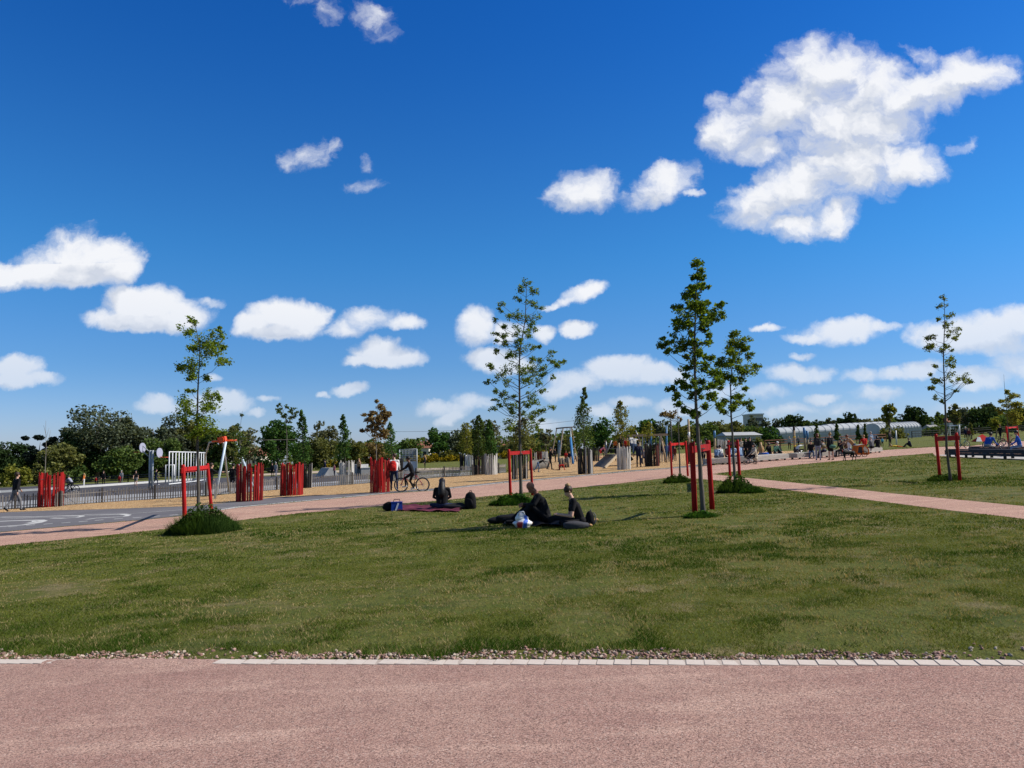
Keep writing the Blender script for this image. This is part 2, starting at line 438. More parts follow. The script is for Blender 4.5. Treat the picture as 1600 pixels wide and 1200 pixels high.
def m_mulch():
    mt, t, p = ground_nodes('wood_chips')
    q = t.vmath('ADD', p, t.vmath('SCALE', t.vmath('SUBTRACT', (lambda n: n.outputs['Color'])(t.node('ShaderNodeTexNoise')), (.5, .5, .5)), scale=.05))
    v = t.node('ShaderNodeTexVoronoi', feature='F1'); t.l.new(t.vmath('MULTIPLY', p, (1, 1.9, 1)), v.inputs['Vector']); v.inputs['Scale'].default_value = 7
    v2 = t.node('ShaderNodeTexVoronoi', feature='F1'); t.l.new(t.vmath('MULTIPLY', p, (1.6, 1, 1)), v2.inputs['Vector']); v2.inputs['Scale'].default_value = 17
    s1 = t.node('ShaderNodeSeparateColor'); t.l.new(v.outputs['Color'], s1.inputs[0])
    s2 = t.node('ShaderNodeSeparateColor'); t.l.new(v2.outputs['Color'], s2.inputs[0])
    cc = t.mix(s1.outputs[0], (.42, .245, .105, 1), (.60, .40, .20, 1))
    cc = t.mix(t.ramp(s2.outputs[1], .68, .9), cc, (.17, .085, .035, 1))
    cc = t.mix(t.math('MULTIPLY', t.ramp(s2.outputs[2], .8, .95), .8), cc, (.68, .52, .32, 1))
    h = t.math('SUBTRACT', 1.0, v2.outputs['Distance'])
    finish(t, principled(t, cc, .95, .1, 0, bump(t, h, .9, .06))); return mt
LAWN = m_lawn(); GRAVEL = m_gravel(); 
ASPH = m_asphalt('asphalt', (.135, .128, .135)); ASPH2 = m_asphalt('court_asphalt', (.062, .058, .062)); MULCH = m_mulch()
CONC = mat('concrete', (.42, .40, .37), .85, .15, 1.5, .2, 30)
CONCD = mat('grey_concrete', (.34, .34, .34), .85, .25, 1.5, .2, 30)
PAINT = mat('white_paint', (.62, .61, .58), .7, .3, 3, .1, 60)
KERB = mat('pale_stone', (.52, .455, .40), .85, .3, 9, .3, 90, second=(.44, .36, .31))
SAND = mat('tan_path', (.42, .33, .24), .95, .15, 1, .2, 20)

# ---------------------------------------------------------------- ground sheets
def gl(*pp): return [G(*q) for q in pp]
# one big sheet to the horizon, finer near the camera so its relief can be felt
mb = MB(); S_ = 1500
mb.add([(-S_, -60, gz(-S_)), (S_, -60, gz(S_)), (S_, S_, gz(S_)), (-S_, S_, gz(-S_))], [(0, 1, 2, 3)])
tag(mb.build('ground', LAWN), kind='structure')

k0, k1 = G(0, 1038), G(1600, 1041.5)          # path side of the kerb
j0, j1 = G(0, 1031), G(1600, 1034)            # lawn side
kd = (k1 - k0).normalized()
def kx(p, x): return p + kd * ((x - p.x) / kd.x)
PATHN = [kx(k0, -40), kx(k0, 40), Vector((40, -30, 0)), Vector((-40, -30, 0))]
sheet('gravel_path', PATHN, GRAVEL, .004)

low = [(-260, 872), (0, 853), (100, 843), (200, 833), (280, 824), (370, 813.5), (460, 803), (560, 794), (630, 787), (750, 776.5), (870, 765), (960, 756.5), (1040, 747), (1089, 748), (1134, 752),
       (1180, 759), (1240, 767), (1300, 774), (1394, 786), (1487, 798), (1572, 807.5), (1700, 824), (2000, 862)]
brup = [(2000, 836), (1700, 803), (1600, 791), (1487, 780), (1394, 771), (1340, 765), (1284, 759), (1209, 751), (1169, 747), (1113, 741)]
mlow = [(1130, 738.5), (1160, 735), (1227, 728), (1300, 721), (1375, 714.5), (1457, 708), (1461, 712), (1506, 715), (1600, 718.5), (1750, 724), (2000, 734)]
mup = [(2000, 673), (1800, 681), (1700, 685), (1572, 690.5), (1516, 697), (1459, 698.5), (1379, 703.5), (1284, 711), (1225, 711.5), (1096, 729), (1045, 732.5), (980, 737.5), (905, 744.5), (840, 750.5), (790, 754.5), (700, 764),
       (675, 767), (612, 771), (550, 777), (450, 786), (375, 793), (300, 803.5), (280, 807), (220, 813), (140, 820), (60, 826.5), (0, 832), (-260, 856)]
sheet('gravel_path', gl(*(low + brup + mlow + mup)), m_gravel('pink_gravel_far', (.43, .265, .195), .6), .004)
white = [(-260, 855.5), (0, 831.5), (60, 826), (140, 819.5), (220, 812.5), (280, 806.5), (300, 802), (375, 791.8), (450, 784.6), (550, 775.6), (612, 769.6), (675, 765.8), (700, 763), (790, 753.6), (840, 749.5), (905, 743.6), (980, 736.6), (1045, 731.8), (1096, 728.3), (1110, 726)]
aup = [(1110, 724), (1045, 731), (980, 735.6), (905, 742.6), (840, 748.5), (790, 752), (700, 762), (612, 768), (550, 772), (435, 777), (362, 785), (300, 791), (240, 793), (160, 796), (80, 798), (0, 801), (-260, 812)]
sheet('asphalt_path', gl(*(white + aup)), ASPH, .008)
mu_low = list(reversed(aup))
mu_up = [(1240, 704.5), (1120, 708), (1090, 707.5), (1040, 710), (960, 711), (860, 714), (826, 721), (800, 738), (790, 739), (720, 744), (680, 747), (575, 755.5), (525, 759), (475, 762), (400, 768.5), (320, 776), (266, 779), (198, 783), (124, 788), (88, 791.5), (54, 793), (0, 796.5), (-260, 808)]
sheet('wood_chip_strip', gl(*(mu_low + [(1225, 711.2), (1240, 710)] + mu_up)), MULCH, .012)
# sports court and skate area behind the fence
sheet('sports_court', gl((-260, 807.5), (0, 796), (124, 787.5), (266, 778.5), (400, 768), (575, 755), (680, 746.5), (790, 738.5), (790, 731), (700, 735), (600, 737), (520, 739), (470, 741), (420, 744), (300, 748), (200, 753), (100, 758), (0, 762), (-260, 772)), ASPH2, .004)
sheet('concrete_strip', gl((-260, 807), (0, 795.5), (124, 787), (266, 778), (400, 767.5), (575, 754.5), (680, 746), (790, 738), (790, 734.5), (680, 741), (575, 749), (400, 760), (266, 769), (124, 777), (0, 785), (-260, 797)), CONCD, .008)
sheet('park_path', gl((-260, 775), (60, 751.5), (160, 745), (250, 741), (330, 739.5), (330, 737.8), (250, 739), (160, 743), (60, 749.3), (-260, 771)), SAND, .004)
sheet('park_path', gl((395, 744), (470, 740), (560, 737), (720, 734), (790, 729), (790, 726), (720, 730.5), (560, 733.8), (470, 737), (395, 741)), SAND, .008)
sheet('concrete_strip', gl((1458, 711), (1506, 714.5), (1600, 718), (1800, 725), (1800, 719), (1600, 713), (1500, 710)), CONC, .008)

# white games painted on the asphalt
def stripe(name, pp, w, mt=None, h=.012, closed=False, parent=None):
    P = [G(*q) for q in pp]; n = len(P); vs = []; fs = []
    for i, p in enumerate(P):
        d = (P[(i + 1) % n] - P[i - 1]) if closed else (P[min(i + 1, n - 1)] - P[max(i - 1, 0)])
        s = Vector((-d.y, d.x, 0)).normalized() * w / 2
        for k in (-1, 1): q = p + s * k; vs.append((q.x, q.y, gz(q.x) + h))
    for i in range(n if closed else n - 1):
        j = (i + 1) % n; fs.append((2 * i, 2 * j, 2 * j + 1, 2 * i + 1))
    return MB().add(vs, fs), vs, fs
mk = MB()
def addstripe(pp, w, **k):
    _, v, f = stripe('', pp, w, **k); mk.add(v, f)
addstripe([(300, 803), (375, 792.4), (450, 785.2), (550, 776.2), (612, 770.2), (675, 766.4), (700, 763.6), (790, 754), (840, 749.9), (905, 744), (980, 737), (1045, 732.1), (1096, 728.6)], .34)
addstripe([(130, 804.5), (200, 803.2), (240, 800.2), (282, 797.2), (330, 795.4), (375, 791.2)], .12)
addstripe([(0, 808.5), (50, 808), (100, 806.2), (126, 806), (129, 807.2), (120, 809), (100, 810.2), (81, 810)], .2)
addstripe([(-60, 817.5), (0, 815), (40, 813.4), (62, 813.2), (67, 814.5), (58, 817.5), (38, 820.5), (0, 823.5), (-60, 828)], .3)
addstripe([(44, 813.6), (55, 814.3), (54, 816), (42, 818)], .2)
addstripe([(-60, 813), (0, 811.5), (50, 809.6), (130, 806.8), (190, 803.8)], .1)
addstripe([(155, 805.4), (190, 804), (201, 805), (196, 807.2), (180, 808.4), (150, 810), (136, 812)], .2)
for x, y in ((48, 821), (75, 819), (103, 817.2), (130, 815.2), (155, 813.2), (185, 811), (214, 809.2), (243, 807.2), (272, 805), (20, 823.2)):
    addstripe([(x - 7, y + .6), (x + 7, y - .6)], .16)
tag(mk.build('painted_markings', PAINT), kind='structure')
# low white board round the court
bl = [(-60, 774), (0, 770), (60, 766.5), (100, 764), (160, 760), (232, 755), (300, 750.5), (330, 749)]

# ---------------------------------------------------------------- kerb of small pale setts
kb = MB(); r = random.Random(3)
x = -9.0
while x < 9.5:
    w = .128 + r.uniform(-.004, .004)
    a = kx(k0, x + w / 2); b = kx(j0, x + w / 2); c = (a + b) / 2; d = (b - a).length
    kb.box((c.x, c.y, gz(c.x) - .0475 + r.uniform(-.0015, .002)), (w - .0022, d * .97, .11), rz=math.atan2(kd.y, kd.x) + r.uniform(-.012, .012), taper=.96)
    x += w
A_, B_ = kx(k0, -9), kx(k0, 9.5); C_, D_ = kx(j0, 9.5), kx(j0, -9)
kb.add([(q.x, q.y, gz(q.x) + .005) for q in (A_, B_, C_, D_)], [(0, 1, 2, 3)], mi=1)
tag(kb.build('kerb_strip', [KERB, mat('joint_sand', (.42, .35, .30), .95)]), kind='structure')
# sand drifted over the kerb at the left
dr = MB(); vs = []; fs = []; N_ = 60
for i in range(N_ + 1):
    f = i / N_; x_ = 60 + 290 * f; e = math.sin(math.pi * f) ** .5
    for py, h_ in ((1042.5 + 1.2 * math.sin(i * .9), .0045), (1039 + math.sin(i * 1.3), .0065 + .004 * e), (1036, .006 + .009 * e), (1034 - 2.5 * e + .8 * math.sin(i * 1.7), .005 + .008 * e), (1031.5 - 1.5 * e, .004)):
        p = G(x_, py); vs.append((p.x, p.y, gz(p.x) + h_))
for i in range(N_):
    for j in range(4): fs.append((i * 5 + j, (i + 1) * 5 + j, (i + 1) * 5 + j + 1, i * 5 + j + 1))
dr.add(vs, fs, 0, True); tag(dr.build('drifted_sand', GRAVEL), kind='structure')

# ---------------------------------------------------------------- rubble along the lawn edge
def edge_y(x):
    """forward distance where the turf begins (uneven)"""
    base = kx(j0, x).y if not hasattr(x, '__len__') else j0.y + (x - j0.x) * kd.y / kd.x
    return base + .16 + .09 * np.sin(x * 2.1 + .6) + .06 * np.sin(x * 5.3 + 2) + .05 * np.sin(x * 11.7) + .03 * np.sin(x * 23)
gv = random.Random(5)
V = []; MI = []
ico = [(-.53, 0, .85), (.53, 0, .85), (-.53, 0, -.85), (.53, 0, -.85), (0, .85, .53), (0, .85, -.53), (0, -.85, .53), (0, -.85, -.53), (.85, .53, 0), (-.85, .53, 0), (.85, -.53, 0), (-.85, -.53, 0)]
icf = [(1, 4, 0), (4, 9, 0), (4, 5, 9), (8, 5, 4), (1, 8, 4), (1, 10, 8), (10, 3, 8), (8, 3, 5), (3, 2, 5), (3, 7, 2), (3, 10, 7), (10, 6, 7), (6, 11, 7), (6, 0, 11), (6, 1, 0), (10, 1, 6), (11, 0, 9), (2, 11, 9), (5, 2, 9), (11, 2, 7)]
def stone(c, s, mi):
    M = Matrix.Rotation(gv.uniform(0, 6), 3, 'Z') @ Matrix.Rotation(gv.uniform(0, 6), 3, 'X')
    pts = [Vector(c) + M @ Vector((p[0] * s * gv.uniform(.7, 1.3), p[1] * s * .8 * gv.uniform(.7, 1.3), p[2] * s * .6 * gv.uniform(.7, 1.3))) for p in ico]
    for f in icf:
        for i in f: V.append(pts[i])
        MI.append(mi)
for i in range(5200):
    x = gv.uniform(-7.5, 7.5); e = float(edge_y(x)); k = kx(j0, x).y
    y = gv.uniform(k + .01, e + .07)
    if math.sin(x * 1.3 + 1) + math.sin(x * 3.1) < -1.1 and gv.random() < .75: continue
    stone((x, y, gz(x) + gv.uniform(-.002, .012)), gv.choice((.007, .009, .012, .015, .019)) * gv.uniform(.8, 1.2), gv.randrange(4))
for i in range(500):
    x = gv.uniform(-7, 7); y = gv.uniform(2.6, k0.y - .02)
    stone((x, y, gz(x) + .004), gv.uniform(.003, .006), gv.randrange(4))
tag(npmesh('edge_rubble', V, 3, [mat('stone_pink', (.42, .27, .22), .9), mat('stone_cream', (.5, .41, .33), .9), mat('stone_brown', (.2, .13, .10), .9), mat('stone_red', (.32, .18, .14), .9)], mi=MI),
    'loose pink and cream stones along the torn edge of the lawn', 'stones', kind='stuff')

# ---------------------------------------------------------------- grass blades
GRASS = leafmat('grass_blades', (.036, .076, .009), (.190, .200, .040), .3, (.36, .275, .145))
nr = np.random.default_rng(7)
PATHS = [[(p.x, p.y) for p in gl(*q)] for q in ((low + brup + mlow + mup), (white + aup), (mu_low + [(1225, 711.2), (1240, 710)] + mu_up),
    [(-260, 807.5), (0, 796), (124, 787.5), (266, 778.5), (400, 768), (575, 755), (575, 738), (400, 744), (200, 753), (0, 762), (-260, 772)],
    [(1458, 711), (1506, 714.5), (1600, 718), (1800, 725), (1800, 719), (1600, 713), (1500, 710)])]
def vnoise(x, y, s, seed):
    """smooth value noise"""
    rg = np.random.default_rng(seed); T = rg.random((64, 64))
    u = x * s + 1000; v = y * s + 1000; i = np.floor(u).astype(int); j = np.floor(v).astype(int); fu = u - i; fv = v - j
    fu = fu * fu * (3 - 2 * fu); fv = fv * fv * (3 - 2 * fv)
    g = lambda a, b: T[a % 64, b % 64]
    return (g(i, j) * (1 - fu) + g(i + 1, j) * fu) * (1 - fv) + (g(i, j + 1) * (1 - fu) + g(i + 1, j + 1) * fu) * fv
def blades(y0, y1, per_m2, hgt, wid):
    x1 = y1 * .70 + 1.2
    n = int((y1 - y0) * 2 * x1 * per_m2)
    x = nr.uniform(-x1, x1, n); y = nr.uniform(y0, y1, n)
    k = (np.abs(x) < y * .70 + 1.2) & (y > edge_y(x) - .02 * nr.random(n))
    for P in PATHS: k &= ~pin(x, y, P)
    k &= y < 76
    dry = .40 * vnoise(x, y, .45, 1) + .35 * vnoise(x, y, 1.7, 2) + .25 * vnoise(x, y, 5.5, 5); lush = .45 * vnoise(x, y, .5, 3) + .55 * vnoise(x, y, 2.9, 4)
    k &= nr.random(n) > np.clip((dry - .50) * 5, 0, .9)
    rim = np.exp(-(y - edge_y(x)).clip(0) / .9) * .16; dry = dry - rim; lush = lush + rim
    x, y, dry, lush = x[k], y[k], dry[k], lush[k]; n = len(x)
    a = nr.uniform(0, 2 * np.pi, n); h = hgt * (.5 + .7 * nr.random(n)) * (.35 + 1.2 * lush ** 1.5); w = wid * (.6 + .8 * nr.random(n))
    # near the stones the unmown rim grows taller
    h = h * (1 + .9 * np.exp(-(y - edge_y(x)) / .12))
    b = nr.uniform(0, 2 * np.pi, n); ln = h * nr.uniform(.3, 1.3, n)
    z = SLOPE * x
    cx, cy = np.cos(a) * w / 2, np.sin(a) * w / 2
    A = np.stack([x - cx, y - cy, z], 1); B = np.stack([x + cx, y + cy, z], 1)
    C = np.stack([x + np.cos(b) * ln, y + np.sin(b) * ln, z + h], 1)
    V = np.stack([A, B, C], 1).reshape(-1, 3)
    rnd = np.clip(.42 * nr.random(n) + 1.7 * (.60 - lush), 0, .78)
    dd = nr.random(n) < np.clip((dry - .445) * 5.5, .06, .9)
    rnd[dd] = nr.uniform(.85, 1, dd.sum())
    return V, rnd
GV, GR = [], []
for args in ((5.7, 8.5, 4600, .030, .006), (8.5, 12, 2300, .031, .009), (12, 17, 1000, .032, .014), (17, 25, 400, .035, .022), (25, 42, 110, .04, .035), (42, 75, 42, .05, .06)):
    v_, r_ = blades(*args); GV.append(v_); GR.append(r_)
tag(npmesh('lawn_grass', np.concatenate(GV), 3, GRASS, rnd=np.concatenate(GR)), 'short mown grass with dry patches covering the lawn', 'grass', kind='stuff')
# ---------------------------------------------------------------- trees
BARK = mat('bark', (.115, .10, .085), .95, .3, 12, .8, 30, stretch=(1, 1, .3))
BARKL = mat('pale_bark', (.20, .185, .16), .95, .3, 12, .6, 30, stretch=(1, 1, .3))
L_OAK = leafmat('oak_leaves', (.055, .105, .014), (.22, .295, .042), .48)
L_OAK2 = leafmat('oak_leaves_dark', (.046, .095, .014), (.19, .265, .038), .48)
L_FRESH = leafmat('fresh_leaves', (.08, .11, .016), (.22, .25, .05), .4)
L_DARK = leafmat('dark_leaves', (0.016, 0.034, 0.014), (0.056, 0.090, 0.031), .2)
L_BLACK = leafmat('evergreen_leaves', (0.009, 0.017, 0.016), (0.028, 0.040, 0.031), .1)
L_MID = leafmat('mid_leaves', (0.034, 0.065, 0.019), (0.116, 0.163, 0.046), .3)
L_GREEN = leafmat('green_leaves', (0.022, 0.062, 0.019), (0.093, 0.174, 0.043), .3)
L_OLIVE = leafmat('olive_leaves', (0.070, 0.081, 0.025), (0.194, 0.202, 0.070), .3)
L_PALE = leafmat('pale_leaves', (.07, .078, .045), (.18, .185, .10), .3)
L_GREY = leafmat('grey_green_leaves', (0.043, 0.059, 0.037), (0.132, 0.155, 0.101), .3)
L_YEL = leafmat('yellow_green_leaves', (0.093, 0.109, 0.019), (0.256, 0.256, 0.054), .35)
L_BROWN = leafmat('bronze_leaves', (0.109, 0.074, 0.034), (0.248, 0.186, 0.085), .3)
L_GORSE = leafmat('yellow_blossom', (.07, .075, .012), (.42, .30, .02), .2)
L_WEED = leafmat('weed_leaves', (.018, .042, .010), (.085, .145, .030), .3)

def leaf_quads(C, size, rg, aspect=.55, flat=.35):
    """leaf-shaped quads, one at each centre"""
    n = len(C)
    d = rg.normal(size=(n, 3)); d[:, 2] *= .6; d /= np.linalg.norm(d, axis=1)[:, None]
    q = rg.normal(size=(n, 3)); q[:, 2] += flat * 2
    s = np.cross(d, q); s /= np.linalg.norm(s, axis=1)[:, None] + 1e-9
    L = (size * rg.uniform(.65, 1.3, n))[:, None]
    a = C - d * L * .5; c = C + d * L * .5; m_ = C - d * L * .04
    return np.stack([a, m_ + s * L * aspect * .5, c, m_ - s * L * aspect * .5], 1).reshape(-1, 3)

def young_tree(name, label, trunk, clumps, leafm, dens=1.0, lsize=.10, rad=.07, seed=1, bark=BARK, cat='tree', group=None, depth=.8, extra=()):
    """slender tree: a trunk through photo pixels at the distance of its foot, a limb to each leaf clump"""
    rg = np.random.default_rng(seed); rr = random.Random(seed)
    base = G(*trunk[0]); Y = base.y; s = Y / F
    root = empty(name, base, 0, label, cat, group)
    T = [W(px, py, Y) - base for px, py in trunk]
    T = [Vector((p.x, p.y + (0.04 * rr.uniform(-1, 1) if i else 0), p.z)) for i, p in enumerate(T)]
    H = T[-1].z
    def tr(z):
        for a, b in zip(T, T[1:]):
            if a.z <= z <= b.z: f = (z - a.z) / max(b.z - a.z, 1e-6); return a.lerp(b, f)
        return T[-1].copy() if z > 0 else T[0].copy()
    tm = MB(); n = 22
    pts = [tr(H * i / n) + Vector((rr.uniform(-1, 1), rr.uniform(-1, 1), 0)) * .006 * (0 < i) for i in range(n + 1)]
    pts[0].z -= .08
    tm.tube(pts, [max(.006, rad * (1 - .88 * (i / n) ** .85) * (1.25 if i == 0 else 1)) for i in range(n + 1)], 8)
    cl = []
    for (px, py, r) in clumps:
        p = W(px, py, Y) - base; cl.append([p, r * s])
    C = []
    for p, r in cl:
        t0 = tr(p.z); dx = p.x - t0.x
        wmax = max([abs(q.x - tr(q.z).x) for q, _ in cl if abs(q.z - p.z) < .45] + [.15])
        room = math.sqrt(max(0, wmax ** 2 - dx ** 2)) * depth
        dy = rr.uniform(-room, room); p.y += dy
        hd = math.hypot(dx, dy)
        z0 = max(.9 if H > 3 else .1, p.z - .12 - hd * rr.uniform(.2, .6)); a = tr(min(z0, H * .97))
        k = a.lerp(p, .5) + Vector((0, 0, -.06 * hd - .02))
        k += Vector((rr.uniform(-1, 1), rr.uniform(-1, 1), 0)) * .05
        r0_ = min(.014, .005 + .008 * hd)
        tm.tube([a, a.lerp(k, .5) + Vector((0, 0, .01)), k, k.lerp(p, .5), p], [r0_, r0_ * .85, r0_ * .7, r0_ * .5, .003], 5)
        nt = max(3, int(5 * r / .12))
        for _ in range(nt):      # twigs, each with its own spray of leaves
            e = p + Vector((rr.gauss(0, r * .62), rr.gauss(0, r * .62), rr.gauss(0, r * .48)))
            tm.tube([k.lerp(p, rr.uniform(.6, 1)), e], [.004, .002], 4)
            m_ = max(3, int(rr.uniform(14, 28) * dens))
            C.append(np.array(e) + rg.normal(size=(m_, 3)) * (r * .42, r * .42, r * .34))
    for (pp, r1) in extra:        # bare limbs seen on their own
        E = [W(px, py, Y) - base for px, py in pp]
        tm.tube(E, [r1 * (1 - .6 * i / (len(E) - 1)) for i in range(len(E))], 6)
    tm.build('trunk', bark, root)
    C = np.concatenate(C) if C else np.zeros((0, 3))
    if len(C): npmesh('crown', leaf_quads(C, lsize, rg), 4, leafm, root, rnd=rg.random(len(C)))
    return root

def zc(x0, y0, sc_, L): return [(x0 + x / sc_, y0 + y / sc_, r / sc_) for x, y, r in L]
def zt(x0, y0, sc_, L): return [(x0 + x / sc_, y0 + y / sc_) for x, y in L]
TG = 'young trees tied to red stakes on the lawn'
# tree 310, left of the lawn
young_tree('young_tree', 'young leaning tree growing out of the tall dark weed mound at the left lawn end', [(310.7, 818)] + zt(260, 480, 3.157, [(160, 1000), (155, 760), (150, 600), (157, 370), (165, 250), (160, 170), (140, 90), (138, 60)]),
    zc(260, 480, 3.157, [(135, 75, 18), (120, 130, 26), (180, 160, 38), (240, 140, 26), (250, 200, 32), (190, 220, 36), (130, 210, 22), (270, 270, 28), (160, 290, 32), (110, 300, 26), (65, 295, 20), (140, 345, 22), (190, 345, 18), (95, 410, 16), (120, 470, 36), (180, 480, 36), (215, 430, 22), (255, 440, 18), (110, 520, 28), (160, 540, 32), (220, 500, 20), (220, 590, 38), (170, 620, 28), (250, 620, 20), (130, 630, 20), (100, 560, 20), (285, 190, 14), (262, 115, 10)]),
    L_OAK, 2.3, 0.076, .06, 21, group=TG)
young_tree('young_tree', 'tall airy young tree behind the bald man, with the widest crown', zt(740, 430, 3.244, [(240, 1130), (233, 800), (232, 500), (232, 400), (262, 230), (268, 50), (268, 35)]),
    zc(740, 430, 3.244, [(265, 55, 18), (300, 75, 20), (235, 85, 20), (300, 120, 20), (230, 125, 16), (335, 150, 14), (190, 190, 20), (230, 210, 24), (300, 205, 24), (285, 235, 18), (300, 270, 18), (135, 140, 14), (130, 185, 12), (110, 235, 14), (145, 260, 16), (110, 290, 14), (120, 330, 14), (150, 310, 18), (115, 375, 16), (160, 350, 20), (210, 300, 20), (220, 345, 24), (270, 310, 18), (190, 390, 24), (250, 380, 26), (300, 360, 16), (330, 350, 12), (180, 420, 14), (300, 410, 18), (390, 395, 16), (400, 430, 16), (450, 440, 15), (420, 470, 16), (340, 420, 14), (350, 460, 20), (300, 470, 24), (95, 470, 18), (120, 500, 16), (75, 540, 15), (160, 490, 24), (210, 470, 24), (250, 500, 24), (300, 510, 24), (170, 540, 20), (260, 545, 24), (350, 510, 18), (410, 515, 12), (330, 550, 16), (110, 590, 14), (150, 600, 18), (110, 640, 12), (200, 610, 14), (290, 600, 18), (340, 590, 14), (100, 670, 14), (130, 670, 12), (170, 650, 20), (210, 660, 20), (190, 690, 18), (270, 660, 18), (310, 650, 18), (350, 690, 16), (400, 665, 14), (320, 690, 20), (290, 720, 20), (250, 700, 18), (190, 750, 24), (180, 775, 18), (300, 760, 20), (350, 740, 14), (330, 775, 14)]),
    L_OAK, 1.75, 0.072, .062, 22, group=TG)
young_tree('young_tree', 'tallest young tree, dense and pointed, right of the seated couple', [(1099, 806)] + zt(1020, 390, 2.856, [(205, 850), (195, 700), (190, 550), (185, 400), (195, 200), (200, 50), (200, 40)]),
    zc(1020, 390, 2.856, [(200, 60, 20), (195, 100, 20), (215, 120, 18), (180, 130, 16), (180, 175, 23), (220, 170, 18), (235, 160, 12), (195, 200, 18), (135, 210, 23), (120, 245, 18), (150, 250, 20), (200, 240, 23), (250, 260, 23), (290, 250, 15), (240, 230, 14), (310, 290, 17), (280, 310, 18), (260, 290, 23), (190, 280, 26), (140, 290, 28), (110, 310, 20), (120, 350, 26), (150, 330, 20), (200, 330, 24), (230, 340, 20), (95, 360, 14), (180, 370, 18), (75, 400, 16), (105, 415, 23), (50, 430, 18), (60, 455, 14), (100, 450, 18), (130, 440, 18), (170, 420, 20), (210, 400, 16), (255, 410, 16), (240, 390, 13), (150, 480, 16), (200, 470, 20), (250, 490, 18), (190, 510, 24), (230, 530, 24), (260, 550, 28), (155, 550, 16), (280, 590, 24), (220, 590, 24), (120, 595, 16), (100, 620, 16), (140, 620, 20), (110, 655, 16), (170, 610, 14), (180, 650, 16), (110, 690, 14), (140, 710, 14), (170, 730, 14), (230, 640, 18), (270, 650, 20), (290, 680, 14), (235, 700, 16), (200, 740, 14), (250, 620, 20), (170, 530, 20), (210, 440, 20)]),
    L_OAK2, 2.5, 0.072, .058, 23, group=TG)
young_tree('young_tree', 'small-crowned young tree in the weedy mound at the fork of the paths', [(1150, 766)] + zt(1020, 390, 2.856, [(365, 1000), (350, 720), (345, 600), (360, 480), (362, 385)]),
    zc(1020, 390, 2.856, [(355, 385, 17), (370, 405, 20), (400, 410, 23), (345, 430, 20), (380, 440, 26), (415, 440, 18), (430, 475, 14), (340, 465, 20), (300, 510, 18), (325, 510, 20), (370, 490, 18), (400, 470, 18), (420, 540, 23), (450, 530, 18), (465, 520, 10), (390, 550, 16), (320, 560, 20), (345, 580, 16), (300, 560, 14), (375, 570, 14), (400, 590, 18), (410, 615, 12), (310, 620, 12), (390, 660, 18), (415, 690, 16), (380, 690, 16), (430, 710, 12), (330, 680, 14), (300, 715, 16), (320, 725, 12), (345, 710, 16), (360, 660, 12), (360, 525, 18)]),
    L_OAK, 2.3, 0.084, .055, 24, group=TG)
young_tree('young_tree', 'nearly leafless young tree with a few bronze leaves left of the tallest tree', [(1064, 752)] + zt(1020, 390, 2.856, [(122, 1010), (115, 800), (112, 720), (112, 690)]),
    zc(1020, 390, 2.856, [(50, 735, 11), (75, 735, 13), (95, 745, 11), (60, 740, 8), (130, 755, 9), (40, 740, 8), (100, 725, 9)]), L_BROWN, .9, .11, .045, 25, group=TG)
young_tree('young_tree', 'thin pale-leaved young tree on the far right lawn by the dark bench', zt(1420, 450, 3.75, [(245, 1130), (222, 930), (210, 650), (200, 380), (212, 150), (202, 50), (200, 38)]),
    zc(1420, 450, 3.75, [(200, 55, 13), (205, 100, 18), (230, 165, 22), (195, 180, 13), (225, 215, 18), (250, 210, 13), (245, 255, 22), (215, 290, 16), (265, 295, 18), (120, 290, 18), (160, 285, 13), (115, 340, 28), (155, 345, 20), (230, 355, 22), (250, 360, 13), (180, 350, 12), (265, 405, 16), (230, 430, 20), (190, 450, 22), (280, 455, 16), (165, 455, 13), (240, 490, 22), (150, 510, 13), (185, 530, 18), (220, 540, 20), (260, 560, 18), (315, 530, 23), (345, 545, 13), (145, 550, 12), (200, 580, 13), (180, 575, 13), (300, 560, 13), (230, 600, 12), (180, 640, 16), (195, 660, 13)]),
    L_FRESH, 1.25, 0.068, .045, 26, group=TG, extra=[(zt(1420, 450, 3.75, [(213, 665), (245, 640), (270, 605), (300, 570), (325, 550)]), .016)])
young_tree('young_tree', 'yellow-green whippy young tree at the right edge behind the benches', [(1578, 706), (1574, 650), (1571, 620), (1569, 585)],
    zc(1420, 450, 3.75, [(570, 610, 12), (585, 640, 18), (575, 660, 12), (600, 690, 18), (620, 680, 14), (590, 740, 20), (640, 700, 22), (600, 780, 20), (640, 760, 20), (570, 720, 14)]), L_YEL, 1.8, .13, .04, 27, group=TG)

